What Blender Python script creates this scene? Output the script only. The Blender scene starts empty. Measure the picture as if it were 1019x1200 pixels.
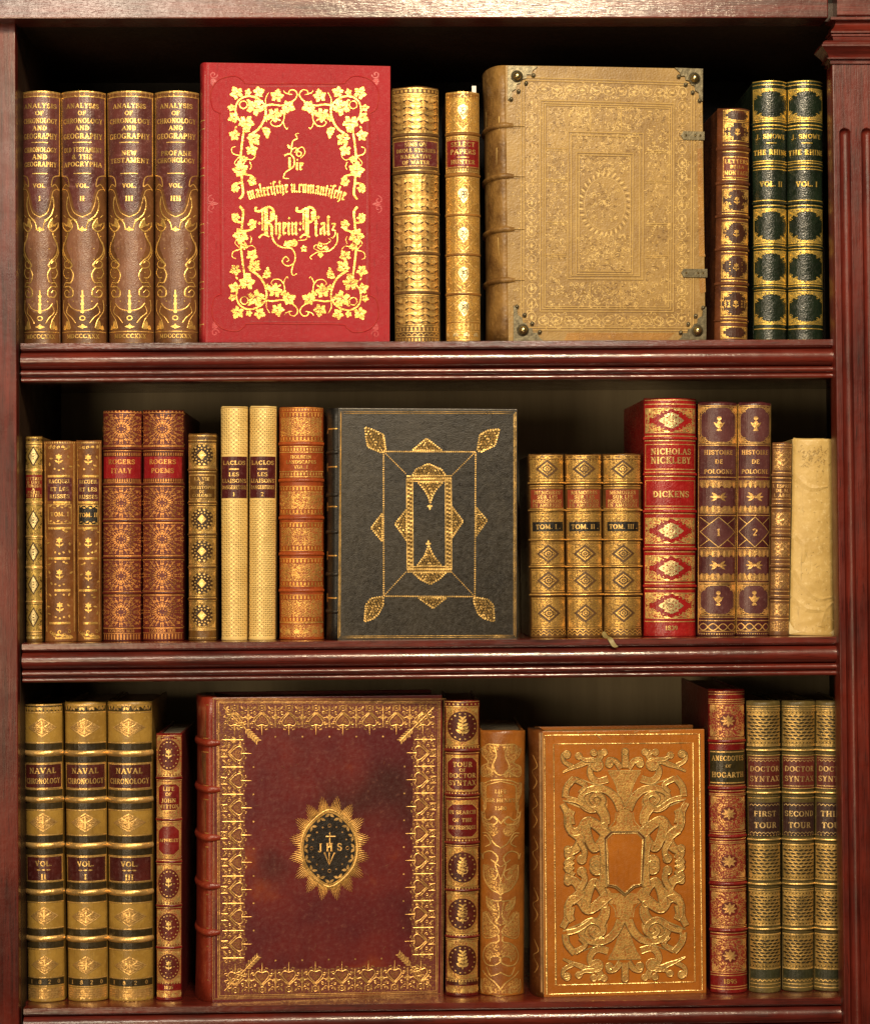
import bpy, bmesh, math, random
from math import sin, cos, pi, sqrt, atan2, hypot
from mathutils import Matrix, Vector
from mathutils.geometry import tessellate_polygon

R = math.radians
scene = bpy.context.scene
COL = scene.collection
S = 0.00085                    # metres that one photo pixel spans on the plane of the spines
FPX = 2470.0                   # focal length in photo pixels
DIST = S * FPX

# ------------------------------------------------------------------ camera
PITCH, YAW, ROLL = R(0.92), R(1.5), R(-0.43)
fwd = Vector((sin(YAW) * cos(PITCH), cos(YAW) * cos(PITCH), sin(PITCH)))
CAMROT = Matrix.Rotation(-YAW, 3, 'Z') @ Matrix.Rotation(pi / 2 + PITCH, 3, 'X') @ Matrix.Rotation(ROLL, 3, 'Z')
CAMLOC = -DIST * fwd
cd = bpy.data.cameras.new('camera')
cam = bpy.data.objects.new('camera', cd)
COL.objects.link(cam)
cam.matrix_world = Matrix.Translation(CAMLOC) @ CAMROT.to_4x4()
cd.sensor_fit = 'HORIZONTAL'
cd.sensor_width = 36
cd.lens = 36 * FPX / 1019.0
cd.clip_start = 0.05
cd.clip_end = 50
scene.camera = cam


def ray(px, py):
    return CAMROT @ Vector(((px - 509.5) / FPX, -(py - 600.0) / FPX, -1.0))


def P(px, py, y=0.0):
    d = ray(px, py)
    t = (y - CAMLOC.y) / d.y
    return CAMLOC + d * t


def Pplane(px, py, p0, n):
    d = ray(px, py)
    return CAMLOC + d * ((p0 - CAMLOC).dot(n) / d.dot(n))


# ------------------------------------------------------------------ objects
def link(name, me, parent=None):
    o = bpy.data.objects.new(name, me)
    COL.objects.link(o)
    if parent is not None:
        o.parent = parent
    return o


def mesh_obj(name, verts, faces, mats, parent=None, fm=None, smooth=False):
    me = bpy.data.meshes.new(name)
    me.from_pydata(verts, [], faces)
    for m in mats:
        me.materials.append(m)
    if fm:
        me.polygons.foreach_set('material_index', fm)
    if smooth:
        me.polygons.foreach_set('use_smooth', [True] * len(me.polygons))
    me.update()
    return link(name, me, parent)


def bm_obj(name, bm, mats, parent=None, smooth=False):
    me = bpy.data.meshes.new(name)
    bmesh.ops.recalc_face_normals(bm, faces=bm.faces[:])
    bm.to_mesh(me)
    bm.free()
    for m in mats:
        me.materials.append(m)
    if smooth:
        me.polygons.foreach_set('use_smooth', [True] * len(me.polygons))
    return link(name, me, parent)


def box(bm, x0, x1, y0, y1, z0, z1, bev=0.0, mat=0):
    vs = [bm.verts.new((x, y, z)) for x in (x0, x1) for y in (y0, y1) for z in (z0, z1)]
    idx = [(0, 1, 3, 2), (4, 6, 7, 5), (0, 4, 5, 1), (2, 3, 7, 6), (0, 2, 6, 4), (1, 5, 7, 3)]
    fs = [bm.faces.new([vs[i] for i in f]) for f in idx]
    for f in fs:
        f.material_index = mat
    if bev:
        es = list({e for f in fs for e in f.edges})
        bmesh.ops.bevel(bm, geom=es, offset=bev, segments=2, profile=0.6, affect='EDGES', material=mat)


def empty(name, label, cat, group=None):
    o = bpy.data.objects.new(name, None)
    o.empty_display_size = 0.01
    COL.objects.link(o)
    o['label'] = label
    o['category'] = cat
    if group:
        o['group'] = group
    return o


# ------------------------------------------------------------------ materials
def new_mat(name):
    m = bpy.data.materials.new(name)
    m.use_nodes = True
    nt = m.node_tree
    b = nt.nodes['Principled BSDF']
    return m, nt, b


def N(nt, t, **kw):
    n = nt.nodes.new(t)
    for k, v in kw.items():
        if k.startswith('i_'):
            n.inputs[k[2:].replace('_', ' ')].default_value = v
        else:
            setattr(n, k, v)
    return n


def c4(c):
    return (c[0], c[1], c[2], 1.0)


def mixc(nt, fac, a, b):
    n = nt.nodes.new('ShaderNodeMix')
    n.data_type = 'RGBA'
    L = nt.links.new
    if isinstance(fac, (int, float)):
        n.inputs[0].default_value = fac
    else:
        L(fac, n.inputs[0])
    for v, i in ((a, 6), (b, 7)):
        if isinstance(v, tuple):
            n.inputs[i].default_value = c4(v)
        else:
            L(v, n.inputs[i])
    return n.outputs[2]


def ramp(nt, src, p0, p1, a=0.0, b=1.0):
    n = nt.nodes.new('ShaderNodeMapRange')
    n.inputs[1].default_value = p0
    n.inputs[2].default_value = p1
    n.inputs[3].default_value = a
    n.inputs[4].default_value = b
    nt.links.new(src, n.inputs[0])
    return n.outputs[0]


def coords(nt, scale=(1, 1, 1)):
    tc = N(nt, 'ShaderNodeTexCoord')
    oi = N(nt, 'ShaderNodeObjectInfo')
    ad = N(nt, 'ShaderNodeVectorMath', operation='ADD')
    sc = N(nt, 'ShaderNodeVectorMath', operation='SCALE')
    cv = N(nt, 'ShaderNodeCombineXYZ')
    for i in range(3):
        nt.links.new(oi.outputs['Random'], cv.inputs[i])
    nt.links.new(cv.outputs[0], sc.inputs[0])
    sc.inputs['Scale'].default_value = 7.3
    nt.links.new(tc.outputs['Object'], ad.inputs[0])
    nt.links.new(sc.outputs[0], ad.inputs[1])
    mp = N(nt, 'ShaderNodeMapping')
    mp.inputs['Scale'].default_value = scale
    nt.links.new(ad.outputs[0], mp.inputs[0])
    return mp.outputs[0]


def noise(nt, co, scale, detail=3, rough=0.55):
    n = N(nt, 'ShaderNodeTexNoise')
    n.inputs['Scale'].default_value = scale
    n.inputs['Detail'].default_value = detail
    n.inputs['Roughness'].default_value = rough
    nt.links.new(co, n.inputs['Vector'])
    return n.outputs[0]


def bump(nt, bsdf, h, strength, dist):
    n = N(nt, 'ShaderNodeBump')
    n.inputs['Strength'].default_value = strength
    n.inputs['Distance'].default_value = dist
    nt.links.new(h, n.inputs['Height'])
    nt.links.new(n.outputs[0], bsdf.inputs['Normal'])


MC = {}


def leather(c1, c2=None, rough=0.42, grain=0.35, worn=None, spec=0.45, gs=900, mott=28):
    key = ('L', c1, c2, rough, grain, worn, spec, gs, mott)
    if key in MC:
        return MC[key]
    deep = lambda c: tuple(v ** 1.16 * .90 for v in c)
    if c2 is None:
        c2 = tuple(v * 0.6 for v in c1)
    if worn is None:
        worn = tuple(min(1, v * 1.35 + 0.012) for v in c1)
    c1, c2, worn = deep(c1), deep(c2), deep(worn)
    m, nt, b = new_mat('leather')
    co = coords(nt)
    n1 = noise(nt, co, mott, 5, 0.62)
    n2 = noise(nt, co, 260, 4, 0.6)
    n3 = noise(nt, coords(nt, (1, 1, 0.12)), 420, 3, 0.6)
    col = mixc(nt, ramp(nt, n1, 0.38, 0.64), c2, c1)
    col = mixc(nt, ramp(nt, n2, 0.56, 0.74, 0, 0.55), col, worn)
    col = mixc(nt, ramp(nt, n3, 0.60, 0.75, 0, 0.45), col, tuple(v * 0.45 for v in c2))
    # rubbed edges and corners
    bv = N(nt, 'ShaderNodeBevel', samples=3)
    bv.inputs['Radius'].default_value = 0.0022
    geo = N(nt, 'ShaderNodeNewGeometry')
    dt = N(nt, 'ShaderNodeVectorMath', operation='DOT_PRODUCT')
    nt.links.new(bv.outputs[0], dt.inputs[0])
    nt.links.new(geo.outputs['Normal'], dt.inputs[1])
    ed = ramp(nt, dt.outputs['Value'], 0.97, 0.80, 0, 1)
    ml = N(nt, 'ShaderNodeMath', operation='MULTIPLY')
    nt.links.new(ed, ml.inputs[0])
    nt.links.new(ramp(nt, noise(nt, co, 75, 4, .65), .40, .60, 0.05, .85), ml.inputs[1])
    col = mixc(nt, ml.outputs[0], col, tuple(v * .55 + o for v, o in zip(worn, (.085, .052, .026))))
    nt.links.new(col, b.inputs['Base Color'])
    nt.links.new(ramp(nt, n2, 0.3, 0.7, rough - 0.09, rough + 0.13), b.inputs['Roughness'])
    b.inputs['Specular IOR Level'].default_value = spec
    v = N(nt, 'ShaderNodeTexVoronoi')
    v.inputs['Scale'].default_value = gs
    nt.links.new(co, v.inputs['Vector'])
    ad = N(nt, 'ShaderNodeMath', operation='ADD')
    nt.links.new(v.outputs['Distance'], ad.inputs[0])
    nt.links.new(ramp(nt, noise(nt, co, 90, 3), 0, 1, 0, 3.0), ad.inputs[1])
    bump(nt, b, ad.outputs[0], grain * .75, 0.0006)
    MC[key] = m
    return m


def gilt(c=(0.95, 0.62, 0.20), rough=0.36, wear=(0.20, 0.10, 0.03), amt=0.35):
    c = (c[0], c[1] * .93, c[2] * .80)
    amt = amt * .5
    key = ('G', c, rough, wear, amt)
    if key in MC:
        return MC[key]
    m, nt, b = new_mat('gilt')
    co = coords(nt)
    n1 = noise(nt, co, 620, 3, 0.6)
    n2 = noise(nt, co, 60, 3, 0.6)
    dull = tuple(v * 0.68 for v in c)
    col = mixc(nt, ramp(nt, n2, 0.40, 0.66), dull, c)
    col = mixc(nt, ramp(nt, n1, 0.56, 0.72, 0, amt * 2), col, wear)
    n3 = noise(nt, co, 26, 4, 0.65)
    col = mixc(nt, ramp(nt, n3, 0.57, 0.68, 0, min(.75, amt * 4)), col, tuple(v * .42 + w_ * .4 for v, w_ in zip(c, wear)))
    nt.links.new(col, b.inputs['Base Color'])
    nt.links.new(ramp(nt, n1, 0.56, 0.74, 0.74, 0.45), b.inputs['Metallic'])
    nt.links.new(ramp(nt, n2, 0.3, 0.7, rough - 0.08, rough + 0.12), b.inputs['Roughness'])
    hs = N(nt, 'ShaderNodeMath', operation='ADD')
    nt.links.new(noise(nt, co, 480, 2, 0.7), hs.inputs[0])
    nt.links.new(ramp(nt, noise(nt, co, 70, 2, 0.5), 0, 1, 0, 3.4), hs.inputs[1])
    bump(nt, b, hs.outputs[0], 0.42, 0.0009)
    MC[key] = m
    return m


def stipple(gc, lc, sc=800, lo=0.46, hi=0.54):
    """dense small-tool gilding: gold leaf broken up by the leather below"""
    gc = (gc[0], gc[1] * .94, gc[2] * .85)
    key = ('S', gc, lc, sc, lo, hi)
    if key in MC:
        return MC[key]
    m, nt, b = new_mat('tooled_gilding')
    co = coords(nt)
    n1 = noise(nt, co, sc, 2, 0.5)
    n2 = noise(nt, co, 70, 3, 0.6)
    f = ramp(nt, n1, lo - .03, hi + .05, .0, 1)
    g = mixc(nt, ramp(nt, n2, 0.38, 0.66), tuple(v * 0.52 for v in gc), tuple(v * .86 for v in gc))
    nt.links.new(mixc(nt, f, lc, g), b.inputs['Base Color'])
    nt.links.new(ramp(nt, f, 0, 1, 0.0, 0.72), b.inputs['Metallic'])
    nt.links.new(ramp(nt, f, 0, 1, 0.5, 0.36), b.inputs['Roughness'])
    bump(nt, b, n1, 0.5, 0.0009)
    MC[key] = m
    return m


def plain(name, c1, c2, sc=200, rough=0.7, grain=0.2, stretch=(1, 1, 1), metallic=0.0, coat=0.0):
    key = ('P', name, c1, c2, sc)
    if key in MC:
        return MC[key]
    m, nt, b = new_mat(name)
    co = coords(nt, stretch)
    n1 = noise(nt, co, sc, 5, 0.65)
    nt.links.new(mixc(nt, ramp(nt, n1, 0.35, 0.68), c1, c2), b.inputs['Base Color'])
    b.inputs['Roughness'].default_value = rough
    b.inputs['Metallic'].default_value = metallic
    b.inputs['Coat Weight'].default_value = coat
    bump(nt, b, n1, grain, 0.0008)
    MC[key] = m
    return m


def wood(name, stretch, c1=(0.110, 0.013, 0.009), c2=(0.036, 0.0055, 0.004), rough=0.33, coat=1.0, cr=0.08, spec=.36):
    m, nt, b = new_mat(name)
    co = coords(nt, stretch)
    n0 = noise(nt, coords(nt), 9, 3, 0.5)
    n1 = noise(nt, co, 210, 6, 0.62)
    n2 = noise(nt, co, 900, 3, 0.7)
    col = mixc(nt, ramp(nt, n1, 0.36, 0.66), c2, c1)
    col = mixc(nt, ramp(nt, n0, 0.40, 0.70, 0, 0.5), col, (c1[0] * 1.55, c1[1] * 1.5, c1[2] * 1.0))
    col = mixc(nt, ramp(nt, n2, 0.54, 0.70, 0, 0.8), col, tuple(v * 0.3 for v in c2))
    nt.links.new(col, b.inputs['Base Color'])
    ns = noise(nt, coords(nt), 38, 5, 0.7)
    nt.links.new(ramp(nt, ns, 0.35, 0.7, rough - 0.05, rough + 0.16), b.inputs['Roughness'])
    b.inputs['Specular IOR Level'].default_value = spec
    nt.links.new(ramp(nt, ns, 0.35, 0.68, cr, cr + .08), b.inputs['Coat Roughness'])
    b.inputs['Coat Weight'].default_value = coat
    hs = N(nt, 'ShaderNodeMath', operation='ADD')
    nt.links.new(n2, hs.inputs[0])
    nt.links.new(ramp(nt, noise(nt, coords(nt), 55, 3, .6), 0, 1, 0, 2.6), hs.inputs[1])
    bump(nt, b, hs.outputs[0], 0.25, 0.0006)
    bc = b.inputs['Normal'].links[0].from_socket
    nt.links.new(bc, b.inputs['Coat Normal'])
    return m


GOLD = gilt()
GOLDP = gilt((1.0, 0.70, 0.27), 0.34, (0.30, 0.16, 0.05), 0.25)
GOLDY = gilt((0.92, 0.68, 0.17), 0.36, (0.18, 0.12, 0.02), 0.3)
COPPER = gilt((0.90, 0.46, 0.15), 0.40, (0.20, 0.05, 0.02), 0.4)
DULLG = gilt((0.86, 0.60, 0.24), 0.42, (0.24, 0.13, 0.05), 0.35)
PAGES = plain('page_paper', (0.42, 0.33, 0.20), (0.62, 0.52, 0.34), 700, 0.8, 0.5, (30, 1, 1))
PAGESG = plain('gilt_page_edge', (0.40, 0.26, 0.08), (0.60, 0.42, 0.15), 500, 0.45, 0.4, (30, 1, 1), 0.6)

# ------------------------------------------------------------------ tooling drawn as fine raised shapes
OFF0, OFFL = 0.00014, 0.00010


class Art:
    def __init__(s, umax=None):
        s.V, s.F, s.M, s.xf, s.umax, s.k, s.rd = [], [], [], [], umax, 0, 0.0

    def pt(s, x, y):
        for m in reversed(s.xf):
            x, y = m[0] * x + m[1] * y + m[2], m[3] * x + m[4] * y + m[5]
        return x, y

    def push(s, tx=0, ty=0, rot=0, sx=1, sy=None):
        sy = sx if sy is None else sy
        c, q = cos(rot), sin(rot)
        s.xf.append((c * sx, -q * sy, tx, q * sx, c * sy, ty))

    def pop(s):
        s.xf.pop()

    def mir(s, fn, cx=0.0):
        fn(s)
        s.xf.append((-1, 0, 2 * cx, 0, 1, 0))
        fn(s)
        s.pop()

    def mirv(s, fn, cy=0.0):
        fn(s)
        s.xf.append((1, 0, 0, 0, -1, 2 * cy))
        fn(s)
        s.pop()

    def mir4(s, fn, cx=0.0, cy=0.0):
        s.mir(lambda a: a.mirv(fn, cy), cx)

    def raw(s, pts, faces, mat, layer, hs=None):
        b = len(s.V)
        q = [s.pt(p[0], p[1]) for p in pts]
        s.k = (s.k + 1) % 83
        off = OFF0 + OFFL * layer + s.k * 1.1e-6
        for i, p in enumerate(q):
            s.V.append((p[0], p[1], off + (hs[i] if hs else 0.0)))
        for f in faces:
            ar = 0
            for i in range(len(f)):
                x0, y0 = q[f[i]]
                x1, y1 = q[f[(i + 1) % len(f)]]
                ar += x0 * y1 - x1 * y0
            s.F.append([b + i for i in (f if ar < 0 else f[::-1])])   # v runs downwards
            s.M.append(mat)

    def line(s, pts, w, mat=1, layer=1, w1=None, closed=False, ridge=0.0):
        pts = [tuple(p) for p in pts]
        ridge = ridge or s.rd
        if closed:
            pts = pts + [pts[0]]
        if s.umax:
            out = [pts[0]]
            for a, b in zip(pts, pts[1:]):
                k = max(1, int(math.ceil(abs(b[0] - a[0]) / s.umax)))
                for j in range(1, k + 1):
                    out.append((a[0] + (b[0] - a[0]) * j / k, a[1] + (b[1] - a[1]) * j / k))
            pts = out
        n = len(pts)
        P2, H = [], []
        for i, p in enumerate(pts):
            a, b = pts[max(0, i - 1)], pts[min(n - 1, i + 1)]
            if closed and i in (0, n - 1):
                a, b = pts[-2], pts[1]
            dx, dy = b[0] - a[0], b[1] - a[1]
            l = hypot(dx, dy) or 1
            nx, ny = -dy / l, dx / l
            k = 1.0
            if 0 < i < n - 1:
                ex, ey = p[0] - a[0], p[1] - a[1]
                e = hypot(ex, ey) or 1
                cs = abs((-ey / e) * nx + (ex / e) * ny)
                k = min(1.5, 1 / max(cs, 0.6))
            ww = w if w1 is None else w + (w1 - w) * i / (n - 1)
            P2.append((p[0] + nx * ww * k / 2, p[1] + ny * ww * k / 2))
            if ridge:
                P2.append(p)
            P2.append((p[0] - nx * ww * k / 2, p[1] - ny * ww * k / 2))
            H += [0, ridge, 0] if ridge else [0, 0]
        m = 3 if ridge else 2
        fs = []
        for i in range(n - 1):
            for j in range(m - 1):
                fs.append((i * m + j, i * m + j + 1, (i + 1) * m + j + 1, (i + 1) * m + j))
        s.raw(P2, fs, mat, layer, H)

    def poly(s, pts, mat=1, layer=1):
        pts = [tuple(p) for p in pts]
        tris = tessellate_polygon([[Vector((p[0], p[1], 0)) for p in pts]])
        if not s.umax:
            s.raw(pts, [tuple(t) for t in tris], mat, layer)
            return
        P2, fs = [], []
        um = s.umax

        def rec(a, b, c):
            es = sorted(((abs(p[0] - q[0]), i) for i, (p, q) in enumerate(((a, b), (b, c), (c, a)))), reverse=True)
            if es[0][0] <= um:
                k = len(P2)
                P2.extend((a, b, c))
                fs.append((k, k + 1, k + 2))
                return
            i = es[0][1]
            t = (a, b, c)
            p, q, r = t[i], t[(i + 1) % 3], t[(i + 2) % 3]
            m = ((p[0] + q[0]) / 2, (p[1] + q[1]) / 2)
            rec(p, m, r)
            rec(m, q, r)
        for t in tris:
            rec(pts[t[0]], pts[t[1]], pts[t[2]])
        s.raw(P2, fs, mat, layer)

    def rect(s, x0, y0, x1, y1, mat=1, layer=0):
        k = max(1, int(math.ceil((x1 - x0) / s.umax))) if s.umax else 1
        P2, fs = [], []
        for i in range(k + 1):
            x = x0 + (x1 - x0) * i / k
            P2 += [(x, y0), (x, y1)]
            if i:
                j = 2 * i
                fs.append((j - 2, j, j + 1, j - 1))
        s.raw(P2, fs, mat, layer)

    def frame(s, x0, y0, x1, y1, w=0.9, mat=1, layer=1):
        s.rect(x0, y0, x1, y0 + w, mat, layer)
        s.rect(x0, y1 - w, x1, y1, mat, layer)
        s.rect(x0, y0 + w, x0 + w, y1 - w, mat, layer)
        s.rect(x1 - w, y0 + w, x1, y1 - w, mat, layer)

    def disc(s, x, y, r, mat=1, layer=1, n=8, ry=None):
        ry = r if ry is None else ry
        if s.umax and r > s.umax:
            s.poly([(x + r * cos(2 * pi * i / n), y + ry * sin(2 * pi * i / n)) for i in range(n)], mat, layer)
            return
        s.raw([(x + r * cos(2 * pi * i / n), y + ry * sin(2 * pi * i / n)) for i in range(n)], [tuple(range(n))], mat, layer)

    def ring(s, x, y, r, w, mat=1, layer=1, n=14, ry=None):
        ry = r if ry is None else ry
        s.line([(x + r * cos(2 * pi * i / n), y + ry * sin(2 * pi * i / n)) for i in range(n)], w, mat, layer, closed=True)

    def leaf(s, x, y, ang, l, w, mat=1, layer=1):
        c, q = cos(ang), sin(ang)
        pr = [(0, 0), (.25, .38), (.5, .5), (.78, .3), (1, 0), (.78, -.3), (.5, -.5), (.25, -.38)]
        s.raw([(x + (a * l) * c - (b * w) * q, y + (a * l) * q + (b * w) * c) for a, b in pr], [tuple(range(8))], mat, layer)

    def spiral(s, x, y, r, a0, turns, w, mat=1, layer=1, w1=None, n=None):
        n = n or max(8, int(abs(turns) * 12))
        s.line([(x + r * (1 - .85 * i / n) * cos(a0 + turns * 2 * pi * i / n), y + r * (1 - .85 * i / n) * sin(a0 + turns * 2 * pi * i / n)) for i in range(n + 1)], w, mat, layer, w1=w1)

    def curve(s, pts, w, mat=1, layer=1, w1=None, sub=4, ridge=0.0, closed=False):
        s.line(smooth(pts, sub, closed), w, mat, layer, w1, ridge=ridge)

    def blob(s, pts, mat=1, layer=1, sub=3):
        s.poly(smooth(pts, sub, True)[:-1], mat, layer)

    # -------- lettering
    def glyphs(s, text, x, y, h, mat, layer, squeeze=1.0, bold=1.0):
        for ch in text:
            g = GLYPH.get(ch)
            if g is None:
                x += 0.42 * h * squeeze
                continue
            wd, strokes, serifs = g
            s.push(x, y, 0, h * squeeze, -h)
            for st in strokes:
                kind, pts = st[0], st[1:]
                if kind == 'T':
                    s.line(pts, 0.185 * bold, mat, layer)
                elif kind == 'n':
                    s.line(pts, 0.10 * bold, mat, layer)
                elif kind == 'c':
                    cx, cy, rx, ry, a0, a1 = pts
                    k = 10
                    s.var([(cx + rx * cos(R(a0 + (a1 - a0) * i / k)), cy + ry * sin(R(a0 + (a1 - a0) * i / k))) for i in range(k + 1)], 0.09 * bold, 0.18 * bold, mat, layer)
            for q in serifs:
                l = q[2] if len(q) > 2 else 0.17
                if l > 0:
                    s.rect(q[0] - l, q[1] - 0.04 * bold, q[0] + l, q[1] + 0.04 * bold, mat, layer)
                else:
                    s.rect(q[0] - 0.04 * bold, q[1] - abs(l), q[0] + 0.04 * bold, q[1] + abs(l), mat, layer)
            s.pop()
            x += (wd + 0.14) * h * squeeze

    def var(s, pts, thin, thick, mat, layer):
        n = len(pts)
        P2, fs = [], []
        for i, p in enumerate(pts):
            a, b = pts[max(0, i - 1)], pts[min(n - 1, i + 1)]
            dx, dy = b[0] - a[0], b[1] - a[1]
            l = hypot(dx, dy) or 1
            w = thin + (thick - thin) * abs(dy) / l
            nx, ny = -dy / l * w / 2, dx / l * w / 2
            P2 += [(p[0] + nx, p[1] + ny), (p[0] - nx, p[1] - ny)]
            if i:
                fs.append((2 * i - 2, 2 * i - 1, 2 * i + 1, 2 * i))
        s.raw(P2, fs, mat, layer)

    def text(s, t, cx, cy, h, wmax=None, mat=1, layer=3, bold=1.15):
        w = twidth(t) * h
        q = 1.0
        if wmax and w > wmax:
            q = wmax / w
        s.glyphs(t, cx - w * q / 2, cy + h / 2, h, mat, layer, q, bold)

    # -------- to an object
    def build(s, name, mapf, mats, parent, V0=(), F0=(), M0=(), smooth0=False):
        V = list(V0)
        F = list(F0)
        M = list(M0)
        b = len(V)
        V += [mapf(*v) for v in s.V]
        F += [[b + i for i in f] for f in s.F]
        M += s.M
        me = bpy.data.meshes.new(name)
        me.from_pydata(V, [], F)
        for m in mats:
            me.materials.append(m)
        me.polygons.foreach_set('material_index', M)
        me.polygons.foreach_set('use_smooth', [smooth0] * len(F0) + [False] * len(s.F))
        me.update()
        return link(name, me, parent)


def smooth(pts, sub=4, closed=False):
    n = len(pts)
    out = []
    rng = range(n if closed else n - 1)
    for i in rng:
        if closed:
            p0, p1, p2, p3 = (pts[(i - 1) % n], pts[i], pts[(i + 1) % n], pts[(i + 2) % n])
        else:
            p0, p1, p2, p3 = pts[max(0, i - 1)], pts[i], pts[i + 1], pts[min(n - 1, i + 2)]
        for j in range(sub):
            t = j / sub
            out.append(tuple(0.5 * (2 * p1[k] + (p2[k] - p0[k]) * t + (2 * p0[k] - 5 * p1[k] + 4 * p2[k] - p3[k]) * t * t + (3 * p1[k] - p0[k] - 3 * p2[k] + p3[k]) * t ** 3) for k in (0, 1)))
    out.append(tuple(pts[0] if closed else pts[-1]))
    return out


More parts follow.
